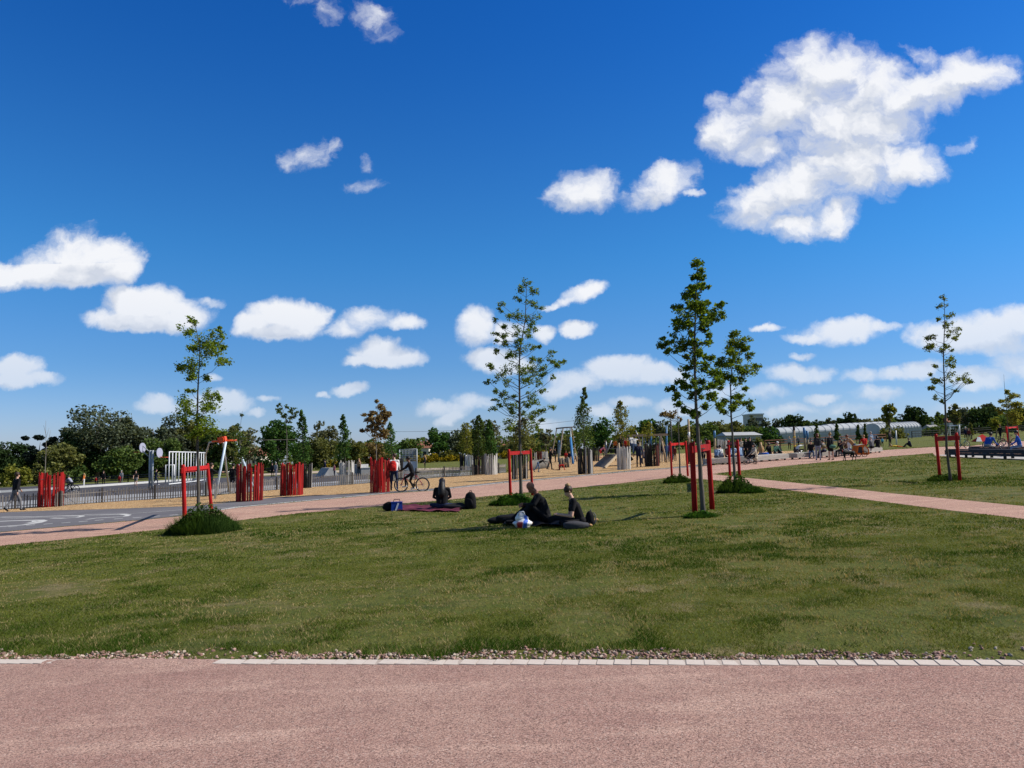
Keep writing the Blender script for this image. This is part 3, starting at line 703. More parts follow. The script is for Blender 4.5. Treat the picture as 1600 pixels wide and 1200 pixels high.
# ---------------------------------------------------------------- red stakes
RED = mat('red_paint', (.47, .014, .013), .65, .42, 7, .5, 25, .12, second=(.22, .012, .012), stretch=(1.5, 1.5, .35))
STRAP = mat('black_strap', (.02, .02, .02), .6, .1, 5, .1)
def stakes(label, feet, heads, th=.05, rails=('front',)):
    """two stout red posts joined by rails, with a strap to the tree"""
    A = G(*feet[0]); B = G(*feet[1])
    root = empty('tree_stakes', (A + B) / 2, 0, label, 'tree stakes', 'pairs of red tree stakes on the lawn')
    o = root.location; tops = []
    for f, hd in ((A, heads[0]), (B, heads[1])):
        tp = W(hd[0], hd[1], f.y) - o; tops.append(tp); b = f - o
        p = MB(); d = (tp - b)
        p.tube([b + Vector((0, 0, -.15)), b + d * .3, b + d * .65, b + d * .965, b + d * 1.0], [th * 1.05, th, th, th * .97, th * .82], 12)
        p.build('post', RED, root)
    a, b = tops; u = Vector((0, 0, 1)); d = (b - a).normalized()
    if 'front' in rails:
        MB().beam(a + u * -.16 - d * .10 + Vector((0, -.035 - th * .6, 0)), b + u * -.16 + d * .10 + Vector((0, -.035 - th * .6, 0)), .035, .15).build('rail', RED, root)
    if 'back' in rails:
        MB().beam(a + u * -.13 - d * .08 + Vector((0, .03 + th * .6, 0)), b + u * -.13 + d * .08 + Vector((0, .03 + th * .6, 0)), .03, .12).build('rail', RED, root)
    m_ = (a + b) / 2
    s = MB(); s.tube([m_ + Vector((.09 * math.cos(k * .628), .09 * math.sin(k * .628) - .02, -.17)) for k in range(10)], .016, 6, closed=True); s.build('strap', STRAP, root)
    return root
stakes('red stakes standing in the dark weed mound at the left end of the lawn', [(289, 822), (331, 800)], [(286, 726), (324, 724)], .058, ('back', 'front'))
stakes('red stakes right behind the bald man in black', [(798, 783), (832, 774)], [(795, 702), (828.5, 701)], .046, ('back',))
stakes('largest red stakes, round the tallest tree, right of the seated couple', [(1086, 806), (1113, 796)], [(1081, 691), (1106, 688)], .06, ('front',))
stakes('red stakes round the nearly leafless tree, left of the largest stakes', [(1050, 747), (1075, 744)], [(1047, 690), (1071, 689)], .05, ('back',))
stakes('red stakes in the weedy mound at the fork of the paths', [(1141, 752), (1157, 764)], [(1138, 688), (1152, 687)], .05, ('back',))
stakes('red stakes round the thin tree on the far right lawn', [(1469, 748), (1500, 751)], [(1462, 678), (1494, 676)], .048, ('front',))
stakes('red stakes by the path behind the benches at the right edge', [(1577, 699), (1593, 694)], [(1572, 666), (1589, 665)], .06, ('back',))
o_ = G(1461, 706); 
# ---------------------------------------------------------------- weed mounds
def mound(label, px, py, wpx, hpx, n=2600, seed=1, mt=L_WEED, blade=.16, name='weed_mound', cat='weeds'):
    c = G(px, py); s = c.y / F; w = wpx * s / 2; h = hpx * s; rg = np.random.default_rng(seed)
    th = rg.uniform(0, 2 * np.pi, n); r = np.sqrt(rg.random(n))
    prof = (1 - r ** 2.2)
    lump = .75 + .35 * np.sin(th * 3 + seed) + .25 * np.sin(th * 7 + 2 * seed) * r
    z = prof * h * rg.random(n) ** .45 * np.clip(lump, .4, 1.3)
    P = np.stack([np.cos(th) * r * w * (1 + .15 * np.sin(th * 4)), np.sin(th) * r * w * .8, z], 1)
    V1 = leaf_quads(P, blade * .55, rg, .5, .2)
    # upright stalks reaching out of the mass
    k = n // 3; th = rg.uniform(0, 2 * np.pi, k); r = np.sqrt(rg.random(k)) * 1.05
    B = np.stack([np.cos(th) * r * w, np.sin(th) * r * w * .8, np.zeros(k)], 1)
    hh = h * (.35 + .6 * (1 - r ** 2).clip(0)) * rg.uniform(.5, 1.0, k) + .03
    d = np.stack([np.cos(th) * r * .35 + rg.normal(size=k) * .25, np.sin(th) * r * .35 + rg.normal(size=k) * .25, np.ones(k)], 1)
    T_ = B + d * hh[:, None]; sd = np.stack([np.cos(th + 1.5), np.sin(th + 1.5), np.zeros(k)], 1) * blade * .05
    M_ = (B + T_) / 2 + np.array([0, 0, .02])
    V2 = np.stack([B - sd, M_ - sd, T_, M_ + sd], 1).reshape(-1, 3)
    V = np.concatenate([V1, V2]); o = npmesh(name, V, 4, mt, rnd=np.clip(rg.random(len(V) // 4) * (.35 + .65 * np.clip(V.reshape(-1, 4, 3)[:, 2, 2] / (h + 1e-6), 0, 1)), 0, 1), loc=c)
    return tag(o, label, cat, 'weeds grown up round the staked trees')
mound('tall dark weed mound at the left end of the lawn', 319, 832, 104, 42, 6500, 2, blade=.14)
mound('low bright grass tuft behind the bald man', 805, 788, 74, 16, 2200, 3, leafmat('tall_grass', (.02, .06, .01), (.07, .15, .025), .3), .2, 'grass_tuft', 'grass tuft')
mound('low tuft of grass at the foot of the tallest staked tree', 1096, 808, 52, 9, 900, 4, leafmat('tall_grass', (.02, .06, .01), (.07, .15, .025), .3), .16, 'grass_tuft', 'grass tuft')
mound('round dark weed mound under the nearly leafless tree', 1060, 754, 46, 13, 2200, 5)
mound('weedy mound with seeding stalks at the fork of the paths', 1150, 769, 60, 26, 2800, 6)
mound('sprawling grass skirt right of the weedy mound at the path fork', 1176, 770, 40, 10, 900, 8, leafmat('tall_grass', (.02, .06, .01), (.07, .15, .025), .3), .18, 'grass_tuft', 'grass tuft')
mound('scruffy green weeds under the thin tree on the far right lawn', 1478, 750, 56, 9, 1300, 7)
# ---------------------------------------------------------------- slat guards round the playground trees
SL_RED = mat('red_slat', (.42, .016, .014), .65, .4, 4, .5, 22, .15, second=(.20, .008, .01), stretch=(2, 2, .3))
SL_BLK = mat('black_slat', (.022, .020, .020), .75, .3, 4, .5, 22, .2, stretch=(2, 2, .3))
SL_GRY = mat('weathered_slat', (.40, .385, .36), .85, .35, 4, .5, 22, .15, second=(.22, .21, .20), stretch=(2, 2, .3))
SL_WHT = mat('whitewashed_slat', (.60, .585, .55), .8, .3, 4, .5, 22, .15, second=(.38, .36, .34), stretch=(2, 2, .3))
SL_MAR = mat('maroon_slat', (.13, .03, .025), .75, .35, 4, .5, 22, .15, stretch=(2, 2, .3))
WIRE = mat('wire', (.18, .17, .16), .5, .2, 5, 0, metallic=.7)
GG = 'slat guards round the playground trees'
def guard(label, cx, base, top, wpx, mats, weights, seed, half=False):
    rr = random.Random(seed); c = G(cx, base); s = c.y / F
    R_ = wpx * s / 2; H = (base - top) * s * .97
    c.y += R_ * .9; c.z = gz(c.x)
    root = empty('slat_guard', c, 0, label, 'tree guard', GG)
    m_ = MB(); n = max(16, int(2 * math.pi * R_ / .12)); k = 0
    for i in range(n):
        a = 2 * math.pi * (i + rr.uniform(-.18, .18)) / n; w = rr.uniform(.06, .118); h = H * rr.uniform(.9, 1.05)
        x, y = R_ * math.cos(a), R_ * math.sin(a); t1 = rr.uniform(-.045, .045); t2 = rr.uniform(-.035, .035)
        mi = rr.choices(range(len(mats)), weights)[0]
        # split board: three slightly bent lengths
        tg = Vector((-math.sin(a), math.cos(a), 0)); nm = Vector((math.cos(a), math.sin(a), 0)); off = Vector((0, 0, 0)); rows = []
        for q in range(4):
            zz = -.05 + (h + .05) * q / 3; off = tg * (t1 * q / 3 + rr.uniform(-.012, .012)) + nm * (t2 * q / 3)
            p = Vector((x, y, zz)) + off; ww = w * rr.uniform(.85, 1.08)
            rows += [p - tg * ww / 2 - nm * .012, p + tg * ww / 2 - nm * .012, p + tg * ww / 2 * .8 + nm * .018, p - tg * ww / 2 * .8 + nm * .018]
        rows[12] += Vector((0, 0, rr.uniform(-.05, .03))); rows[15] += Vector((0, 0, rr.uniform(-.05, .03)))
        fs = [(0, 3, 2, 1), (12, 13, 14, 15)]
        for q in range(3):
            for e in range(4): fs.append((q * 4 + e, q * 4 + (e + 1) % 4, q * 4 + 4 + (e + 1) % 4, q * 4 + 4 + e))
        m_.add(rows, fs, mi)
    m_.build('slats', mats, root)
    for hz in (.18, .82):
        MB().tube([((R_ - .022) * math.cos(j * math.pi / 14), (R_ - .022) * math.sin(j * math.pi / 14), H * hz) for j in range(28)], .008, 5, closed=True).build('wire_hoop', WIRE, root)
    return c
SL_RED2 = mat('faded_red_slat', (.30, .022, .018), .8, .5, 6, .6, 22, .1, second=(.12, .014, .012), stretch=(2, 2, .25)); SL_RED3 = mat('dark_red_slat', (.16, .010, .010), .75, .4, 5, .5, 22, .1, stretch=(2, 2, .3))
RR = [SL_RED, SL_RED2, SL_RED3]; RW = [.55, .27, .18]

g1 = guard('red slat guard round the bare sapling, beside the man in the black jacket', 69.5, 793, 739, 35, RR, RW, 1)
g2 = guard('red slat guard beside the white leg of the swing tower', 383.5, 784, 725, 39, RR, RW, 2)
g3 = guard('red slat guard with the tall sparse sapling, left of a black guard', 451, 775, 723, 34, RR, RW, 3)
g4 = guard('red slat guard beside the person with the red backpack', 591.5, 770, 716, 29, RR, RW, 4)
g5 = guard('black slat guard half hidden by a red guard', 476, 763, 724, 17, [SL_BLK, SL_GRY], [.9, .1], 5)
g6 = guard('pale grey slat guard standing at the low picket fence', 539.5, 757, 720, 22, [SL_GRY, SL_WHT], [.6, .4], 6)
g7 = guard('black slat guard behind the person with the red backpack', 613, 752, 717, 28, [SL_BLK, SL_GRY], [.92, .08], 7)
g8 = guard('narrow black slat guard at the left end of the guard cluster', 724, 734, 709, 11, [SL_BLK], [1], 8)
g9 = guard('narrow whitewashed slat guard between two black ones', 733.5, 735, 709, 13, [SL_WHT, SL_GRY], [.7, .3], 9)
g10 = guard('black slat guard round the dark hornbeam, in the guard cluster', 748.5, 742, 709.5, 18, [SL_BLK, SL_MAR], [.85, .15], 10)
g11 = guard('whitewashed slat guard at the right end of the guard cluster', 767.5, 742, 709, 19, [SL_WHT, SL_GRY], [.8, .2], 11)
g12 = guard('black slat guard with pale slats seen between the red stakes', 812.5, 749, 706, 24, [SL_BLK, SL_GRY], [.75, .25], 12)
g13 = guard('black slat guard with two pale slats under the columnar tree', 916, 741, 699, 23, [SL_BLK, SL_GRY], [.8, .2], 13)
g14 = guard('dark slat guard tucked behind another black one, left of the ramp', 930, 721, 698, 14, [SL_BLK], [1], 14)
g15 = guard('whitewashed slat guard at the right edge of the ramp', 976.5, 734, 697.5, 20, [SL_WHT, SL_GRY], [.75, .25], 15)
g16 = guard('black slat guard under the climbing frame beam', 1021, 729, 693.5, 22, [SL_BLK, SL_MAR], [.85, .15], 16)
g17 = guard('maroon slat guard half hidden by the largest red stakes', 1081, 725, 691, 13, [SL_MAR, SL_RED], [.6, .4], 17)
g18 = guard('whitewashed slat guard behind the two people in white shirts', 1133, 712, 687, 18, [SL_WHT, SL_GRY], [.8, .2], 18)
g19 = guard('black slat guard behind the seated woman in white', 1171, 712, 690, 18, [SL_BLK], [1], 19)
g20 = guard('small dark slat guard with pale slats, left of the standing woman in black', 834, 721, 706, 9, [SL_BLK, SL_WHT], [.75, .25], 20)
g21 = guard('small maroon slat guard left of the standing woman in black', 843, 719, 705, 9, [SL_MAR], [1], 21)
g22 = guard('small whitewashed slat guard touching the standing woman in black', 852, 719, 705, 9, [SL_WHT, SL_GRY], [.8, .2], 22)

# ---------------------------------------------------------------- trees inside the guards
def column_tree(name, label, c, prof, leafm, n, lsize, seed, group='trees in the slat guards', rad=.035, bark=BARK, lumps=7):
    """dense narrow tree; prof lists (row, left, right) edges of the crown in the photo"""
    rg = np.random.default_rng(seed); rr = random.Random(seed); Y = c.y; s = Y / F
    root = empty(name, c, 0, label, 'tree', group)
    rows = [(W((l + r) / 2, py, Y) - c, (r - l) / 2 * s) for py, l, r in prof]
    rows.sort(key=lambda q: q[0].z)
    zs = np.array([q[0].z for q in rows]); xs = np.array([q[0].x for q in rows]); ws = np.array([q[1] for q in rows])
    # leaf lumps carried on short limbs
    C = []; tm = MB(); top = zs[-1]
    tm.tube([(0, 0, -.1)] + [(float(np.interp(top * f, zs, xs)) * min(1, f * 1.5), 0, top * f) for f in (.2, .4, .6, .8, .97)], [rad, rad, rad * .85, rad * .6, rad * .4, .006], 6)
    nl = int(lumps * (top - zs[0]) / .4) + 4
    for i in range(nl):
        z = zs[0] + (top - zs[0]) * (i + rr.random()) / nl; w = float(np.interp(z, zs, ws)); x = float(np.interp(z, zs, xs))
        a = rr.uniform(0, 6.28); q = rr.uniform(.35, .85) * w
        p = np.array((x + math.cos(a) * q, math.sin(a) * q, z)); r = max(.06, w * rr.uniform(.28, .45))
        C.append(p + rg.normal(size=(max(4, n // nl), 3)) * (r * .55, r * .55, r * .65))
        tm.tube([(x * .8, 0, z - q * .7 - .05), tuple(p)], [rad * .3, .004], 4)
    tm.build('trunk', bark, root); C = np.concatenate(C)
    npmesh('crown', leaf_quads(C, lsize, rg, .62), 4, leafm, root, rnd=rg.random(len(C)))
column_tree('sapling', 'small green tree rising behind the person with the red backpack', g7, [(661, 608, 612), (672, 603, 618), (690, 597, 622), (705, 595, 627), (716, 598, 626)], L_GREEN, 900, .15, 31)
column_tree('sapling', 'dark upright tree in the black guard beside a red guard', g5, [(642, 469, 472), (655, 466, 478), (668, 465, 480), (680, 462, 480), (700, 460, 484), (722, 462, 486)], L_GREEN, 1500, .15, 32)
column_tree('sapling', 'dark conical tree in the pale grey guard at the fence', g6, [(648, 535, 537), (660, 531, 540), (672, 527, 544), (690, 522, 550), (708, 522, 552), (716, 526, 548)], L_GREEN, 1600, .15, 33)
column_tree('sapling', 'broad hornbeam in the black guard of the guard cluster', g10, [(650, 745, 750), (665, 738, 757), (685, 735, 760), (705, 734, 762), (712, 738, 760)], L_MID, 2000, .16, 34)
column_tree('sapling', 'narrow dark hornbeam in the right whitewashed guard of the cluster', g11, [(657, 763, 766), (670, 759, 771), (690, 756, 776), (708, 757, 778)], L_GREEN, 1600, .16, 35)
column_tree('sapling', 'yellow-green shrub tree in the left guards of the cluster', g9, [(662, 722, 735), (680, 718, 740), (698, 716, 742), (708, 720, 740)], L_YEL, 1300, .18, 36)
column_tree('sapling', 'tall columnar green tree standing in a black guard right of the swing', g13, [(606, 911, 914), (620, 908, 919), (627, 909, 914), (635, 904, 922), (648, 898, 924), (665, 897, 926), (682, 893, 930), (697, 896, 930)], L_MID, 2200, .14, 37)
column_tree('sapling', 'yellow-green columnar tree above the ramp in the whitewashed guard', g15, [(627, 966, 970), (640, 960, 982), (650, 956, 984), (668, 958, 988), (684, 956, 992)], L_YEL, 1500, .14, 38)
column_tree('sapling', 'olive bushy tree in the black guard between the red stakes', g12, [(655, 812, 818), (672, 798, 838), (690, 793, 842), (706, 796, 838)], L_OLIVE, 1500, .16, 39)
column_tree('sapling', 'yellowish low tree behind the climbing frame guard', g16, [(660, 1010, 1016), (668, 1002, 1022), (682, 1000, 1028)], L_YEL, 500, .14, 40)
def sapling(label, c, trunk, clumps, mt, dens, ls, seed, bark=BARKL, extra=()):
    s0 = list(trunk)
    # the foot of the trunk is the middle of the guard
    global G
    _G = G; G = lambda px, py, h=0.0: c.copy()
    young_tree('sapling', label, trunk, clumps, mt, dens, ls, .035, seed, bark, group='trees in the slat guards', extra=extra); G = _G
sapling('bare leafless sapling in the leftmost red guard', g1, [(70, 790), (71, 730), (72, 700), (72, 680), (71, 657)], [], L_BROWN, 1, .1, 51,
        extra=[([(72, 704), (66, 702)], .012), ([(71, 716), (64, 712)], .012), ([(72, 690), (77, 684), (79, 672)], .012), ([(72, 712), (80, 704)], .01), ([(72, 680), (68, 664)], .01), ([(71, 722), (66, 716)], .01), ([(72, 684), (77, 668)], .008), ([(71, 708), (76, 703)], .01)])
sapling('thin dark sapling with a bare twiggy top beside the swing tower', g2, [(379, 780), (377, 720), (375, 690), (376, 660), (379, 642)], [(370, 680, 6), (378, 690, 7), (372, 700, 7), (381, 702, 7), (374, 668, 3), (379, 650, 3), (377, 712, 6)], L_MID, .7, .12, 52)
sapling('sparse tall sapling with a flat spray of leaves in the third red guard', g3, [(447, 775), (448, 720), (448, 680), (446, 655), (440, 632)], [(440, 634, 3), (436, 641, 3), (448, 634, 3), (455, 641, 4), (462, 644, 3), (445, 650, 4), (453, 652, 4), (441, 645, 3), (458, 648, 3), (450, 660, 3)], L_MID, .6, .14, 53)
sapling('bronze-leaved sapling with a loose spreading crown in the fourth red guard', g4, [(589, 770), (588, 715), (588, 690), (588, 665), (591, 628)], [(591, 628, 3), (592, 636, 5), (586, 646, 4), (578, 650, 4), (569, 648, 3), (574, 656, 4), (600, 642, 4), (606, 644, 4), (598, 650, 5), (602, 654, 4), (590, 652, 5), (583, 660, 5), (594, 662, 5), (566, 672, 3), (572, 674, 3), (586, 672, 6), (594, 674, 6), (600, 678, 4), (589, 682, 7), (598, 672, 4), (579, 666, 3)], L_BROWN, .9, .15, 54)

# ---------------------------------------------------------------- low picket fence
PICK = mat('grey_picket', (.20, .185, .17), .85, .3, 5, .4, 25, stretch=(2, 2, .4))
POSTM = mat('dark_post', (.075, .068, .062), .8, .3, 5, .4, 25)
def fence(label, pts, hgt, post_every, pick_every, group, name='picket_fence', pm=PICK, pom=POSTM, pw=.05, ph=.1):
    P = [G(*p) for p in pts]; L = [0]
    for a, b in zip(P, P[1:]): L.append(L[-1] + (b - a).length)
    def at(l):
        for i in range(len(P) - 1):
            if l <= L[i + 1] or i == len(P) - 2: return P[i].lerp(P[i + 1], (l - L[i]) / (L[i + 1] - L[i])), (P[i + 1] - P[i]).normalized()
    o = P[len(P) // 2]; root = empty(name, o, 0, label, 'fence', group); rr = random.Random(len(label)); m_ = MB()
    l = 0
    while l < L[-1]:
        p, d = at(l); h = hgt * rr.uniform(.88, 1.06)
        m_.box(tuple(p - o + Vector((0, 0, h / 2))), (pw * rr.uniform(.8, 1.2), .02, h), rz=math.atan2(d.y, d.x), ry=rr.uniform(-.03, .03)); l += pick_every
    k = max(1, int(L[-1] / 2.5))
    for z in (.22, .8):
        for i in range(k):
            a, d = at(L[-1] * i / k); b, _ = at(L[-1] * (i + 1) / k); n_ = Vector((-d.y, d.x, 0)) * .022
            m_.beam(a - o + n_ + Vector((0, 0, hgt * z)), b - o + n_ + Vector((0, 0, hgt * z)), .02, .03)
    m_.build('picket_panel', pm, root); l = 0
    while l < L[-1]:
        p, d = at(l); q = MB(); q.box(tuple(p - o + Vector((d.y * .07, -d.x * .07, hgt * .55 - .05))), (ph, ph, hgt * 1.12 + .1), rz=math.atan2(d.y, d.x), taper=.96); q.build('post', pom, root); l += post_every
fence('low weathered picket fence running along the wood-chip strip', [(-120, 802), (0, 797), (54, 793), (88, 792), (124, 788), (198, 783), (266, 779), (320, 776), (400, 768.5), (475, 762), (525, 759), (575, 755.5), (680, 747), (720, 744), (792, 738.5)], .72, 2.6, .13, 'low park fences')
bo = G(160, 760); mb = MB()
Pb = [G(*q) for q in bl]
for a, b in zip(Pb, Pb[1:]): mb.beam(a - bo + Vector((0, 0, .12)), b - bo + Vector((0, 0, .12)), .12, .24)
tag(mb.build('kickboard', mat('white_board', (.55, .55, .54), .7, .15), loc=bo), 'low white board edging the dark sports court', 'board')
# ---------------------------------------------------------------- trees beyond the park
BGG = 'trees along the far edge of the park'
SKYPX = 2.6
def bg_tree(label, cx, top, wpx, Y, leafm, style='round', seed=1, name='background_tree', cat='tree', base_lift=.18, dens=1.0, group=BGG, lq=None):
    rg = np.random.default_rng(seed * 7 + 3); rr = random.Random(seed * 5 + 1)
    c = gp(cx, Y); s = Y / F; H = (W(cx, top, Y) - c).z; w = wpx * s / 2
    root = empty(name, c, 0, label, cat, group)
    zb = H * base_lift; lq = lq or max(.22, 3.3 * s)
    tm = MB()
    if style != 'shrub':
        tr = max(.08, H * .022)
        tm.tube([(0, 0, -.4), (rr.uniform(-.2, .2), 0, zb), (rr.uniform(-.3, .3), rr.uniform(-.2, .2), H * .55), (rr.uniform(-.3, .3), 0, H * .85)], [tr * 1.3, tr, tr * .6, tr * .15], 6)
    lobes = []
    if style in ('round', 'airy', 'dome'):
        n = 34 if style != 'airy' else 56
        for i in range(n):
            u = rr.uniform(-1, 1); a = rr.uniform(0, 6.28); q = rr.random() ** .45
            ce = math.sqrt(1 - u * u)
            x = math.cos(a) * ce * q * w * .8; y = math.sin(a) * ce * q * w * .8
            z = (zb + H) / 2 + u * q * (H - zb) / 2 * .86
            if style == 'dome': z = zb + (H - zb) * (.08 + .8 * (max(0, 1 - (x * x + y * y) / (w * w)) ** .5) * rr.random() ** .5)
            r = w * (rr.uniform(.2, .36) if style != 'airy' else rr.uniform(.16, .30))
            lobes.append((x, y, z, r, r * rr.uniform(.6, .9)))
    elif style == 'cone':
        for i in range(26):
            f = (i + rr.random()) / 26; ww = w * (1 - f) ** .8; a = rr.uniform(0, 6.28); q = rr.uniform(.3, .8)
            lobes.append((math.cos(a) * ww * q, math.sin(a) * ww * q, zb + (H - zb) * f, max(.18 * w, ww * .42), max(.15 * w, ww * .25)))
    elif style == 'spiky':
        for i in range(22):
            f = rr.random() ** .8; a = rr.uniform(0, 6.28); q = w * rr.uniform(.3, .95)
            lobes.append((math.cos(a) * q, math.sin(a) * q, zb + (H - zb) * (.25 + .65 * f) + q * .2, w * .22, w * .12))
    elif style == 'shrub':
        for i in range(18):
            a = rr.uniform(0, 6.28); q = rr.random() ** .5; z = H * (1 - q * q * .6) * rr.uniform(.25, .8)
            lobes.append((math.cos(a) * q * w * .8, math.sin(a) * q * w * .6, z, w * rr.uniform(.22, .34), H * rr.uniform(.18, .3)))
    area = sum(l[3] * l[4] for l in lobes) * 3.14
    want = int(dens * wpx * max(8, H / s) / (lq / s) ** 2 * (7.5 if style != 'airy' else 4.2))
    want = min(max(want, 260), 6500); C = []
    for (x, y, z, rx, rz) in lobes:
        k = max(6, int(want * rx * rz * 3.14 / area))
        d = rg.normal(size=(k, 3)); d /= np.linalg.norm(d, axis=1)[:, None]
        rad = rg.uniform(.35, 1.08, k) ** .5
        C.append(np.array((x, y, z)) + d * np.array((rx, rx, rz)) * rad[:, None])
        if style in ('round', 'airy', 'dome') and rr.random() < .5 and z > zb:
            tm.tube([(0, 0, zb + (z - zb) * .3), (x * .6, y * .6, zb + (z - zb) * .65), (x, y, z)], [H * .009, H * .006, H * .002], 4)
    if tm.v: tm.build('trunk' if style != 'spiky' else 'trunk', BARK, root)
    C = np.concatenate(C); C[:, 2] = np.maximum(C[:, 2], .1)
    npmesh('crown' if style != 'shrub' else 'foliage', leaf_quads(C, lq * 1.25, rg, .75, .3), 4, leafm, root, rnd=rg.random(len(C)))
    return root
T = [
 ('grey-green tree filling the gap left of the biggest tree', 116, 660, 52, 168, L_GREY, 'round'), ('dark tree filling the gap left of the hoops', 212, 664, 62, 172, L_DARK, 'round'), ('dark evergreen tree between the two at the left edge and the spiky one', 80, 684, 44, 176, L_DARK, 'round'),
 ('dark evergreen tree cut by the left edge of the picture', 4, 688, 52, 172, L_DARK, 'round'),
 ('dark evergreen tree left of the spiky-topped one', 34, 689, 50, 176, L_DARK, 'round'),
 ('black-looking tree with a spiky top above the bare sapling', 60, 680, 40, 166, L_BLACK, 'spiky'),
 ('olive weeping tree between the red guard and the big grey-green tree', 94, 689, 52, 152, L_OLIVE, 'round'),
 ('biggest tree of the wood, tall and grey-green, left of the hoops', 152, 629, 88, 162, L_GREY, 'airy'),
 ('dark tree low in front of the biggest tree of the wood', 128, 672, 60, 160, L_DARK, 'round'),
 ('grey-green tree joined to the right side of the biggest tree', 192, 655, 66, 166, L_GREY, 'round'),
 ('lighter green tree directly behind the basketball hoops', 186, 690, 60, 150, L_MID, 'round'),
 ('grey-green tree rising right behind the basketball hoops', 238, 655, 64, 170, L_GREY, 'round'),
 ('grey-green tree behind the left part of the white ball cage', 272, 651, 62, 173, L_GREY, 'airy'),
 ('mid green tree behind the ball cage, just left of the leaning tree', 255, 680, 64, 160, L_MID, 'round'),
 ('yellow-tinged tree behind the leaning young tree', 300, 650, 56, 176, L_OLIVE, 'round'),
 ('bright green tree low behind the red head of the swing tower', 334, 665, 48, 166, L_MID, 'round'),
 ('olive tree right of the swing tower', 364, 660, 46, 162, L_OLIVE, 'round'),
 ('pale thin-leaved tree left of the round green one', 388, 664, 40, 175, L_PALE, 'airy'),
 ('round bright green tree with a dome top, behind the third red guard', 433, 654, 72, 142, L_GREEN, 'round'),
 ('pale olive airy tree right of the round green one', 506, 657, 50, 166, L_PALE, 'airy'),
 ('olive bush tree under the pale airy tree', 500, 682, 60, 155, L_OLIVE, 'round'),
 ('dark low tree behind the black guard', 470, 688, 40, 150, L_MID, 'round'),
 ('olive tree right of the conical sapling', 556, 680, 44, 172, L_OLIVE, 'round'),
 ('brown-tinged tree behind the bronze sapling', 582, 688, 44, 178, L_BROWN, 'round'),
 ('low olive tree over the cyclist', 640, 684, 44, 192, L_MID, 'round'),
 ('deep green layered tree standing alone right of the cyclist', 683, 664, 40, 182, L_GREEN, 'round'),
 ('grey airy tree right of the deep green layered one', 711, 668, 44, 190, L_GREY, 'airy'),
 ('pale grey willow rising behind the guard cluster', 758, 648, 56, 192, L_PALE, 'airy'),
 ('olive tree left of the guard cluster', 732, 672, 40, 182, L_OLIVE, 'round'),
 ('olive tree right of the guard cluster', 795, 684, 38, 182, L_OLIVE, 'round'),
 ('green tree low behind the airy staked tree', 836, 674, 40, 180, L_MID, 'round'),
 ('thin grey tree left of the blue swing', 853, 662, 22, 150, L_PALE, 'airy'),
 ('small olive tree behind the blue swing', 882, 680, 40, 182, L_OLIVE, 'round'),
 ('round green tree right of the columnar tree', 940, 650, 46, 192, L_GREEN, 'round'),
 ('yellow-green tree left of the dark dome behind the ramp', 994, 664, 34, 192, L_YEL, 'round'),
 ('dark domed tree above the climbing frame beam', 1011, 650, 38, 205, L_GREEN, 'dome'),
 ('grey-green tree right of the climbing frame', 1040, 656, 40, 205, L_GREY, 'round'),
 ('olive tree behind the bronze-leaved staked tree', 1066, 662, 40, 192, L_OLIVE, 'round'),
 ('green tree behind the trunk of the tallest young tree', 1100, 657, 46, 196, L_MID, 'round'),
 ('olive tree left of the white shed', 1126, 655, 44, 206, L_OLIVE, 'round'),
 ('olive tree above the white shed', 1150, 657, 42, 210, L_OLIVE, 'round'),
 ('low green tree above the right end of the white shed', 1176, 664, 40, 205, L_MID, 'round'),
 ('leafless-looking grey tree left of the pale flats', 1178, 647, 20, 262, L_GREY, 'airy'),
 ('feathery grey tree right of the pale flats', 1198, 648, 20, 264, L_GREY, 'airy'),
 ('feathery grey tree left of the first dark dome', 1217, 651, 22, 262, L_GREY, 'airy'),
 ('dark green dome tree at the left end of the greenhouse', 1240, 647, 44, 250, L_DARK, 'dome'),
 ('mid green tree joined to the right of the first dark dome', 1258, 655, 28, 248, L_MID, 'dome'),
 ('low dark dome tree behind the greenhouse roof', 1280, 656, 40, 252, L_DARK, 'dome'),
 ('feathery grey tree between two dark domes', 1294, 650, 20, 262, L_GREY, 'airy'),
 ('small grey tree left of the tall dark dome', 1310, 653, 20, 262, L_GREY, 'airy'),
 ('tall dark dome tree behind the middle of the greenhouse', 1326, 643, 32, 256, L_DARK, 'dome'),
 ('grey-green tree right of the tall dark dome', 1343, 648, 24, 262, L_GREY, 'round'),
 ('pale olive tree behind the greenhouse', 1360, 652, 34, 258, L_PALE, 'airy'),
 ('olive tree above the greenhouse behind the yellow-green sapling', 1380, 650, 36, 256, L_OLIVE, 'round'),
 ('broad dark brown-green dome tree at the right end of the greenhouse', 1427, 632, 50, 244, L_DARK, 'dome'),
 ('mid green tree right of the broad brown-green dome', 1449, 650, 34, 240, L_MID, 'round'),
 ('row-end green tree left of the thin staked tree', 1467, 646, 24, 246, L_MID, 'cone'),
 ('grey airy tree right of the thin staked tree', 1510, 634, 36, 232, L_GREY, 'airy'),
 ('big dark tree behind the person in the blue jacket', 1544, 632, 56, 226, L_DARK, 'round'),
 ('grey-topped tree rising behind the big dark tree', 1546, 626, 26, 240, L_GREY, 'airy'),
 ('green tree under the yellow-green whippy tree', 1572, 648, 46, 192, L_MID, 'round'),
 ('dark tree at the right edge of the picture', 1596, 638, 44, 222, L_DARK, 'round'),
 ('dark tree just outside the right edge of the wood', 1640, 640, 60, 225, L_DARK, 'round'),
]
for i, (lb, cx, tp, w_, Y_, mt_, st_) in enumerate(T):
    bg_tree(lb, cx, tp, w_ * (1.3 if cx < 345 else 1.12), Y_, mt_, st_, i + 1, base_lift=.12 if st_ in ('round', 'dome') else .2)
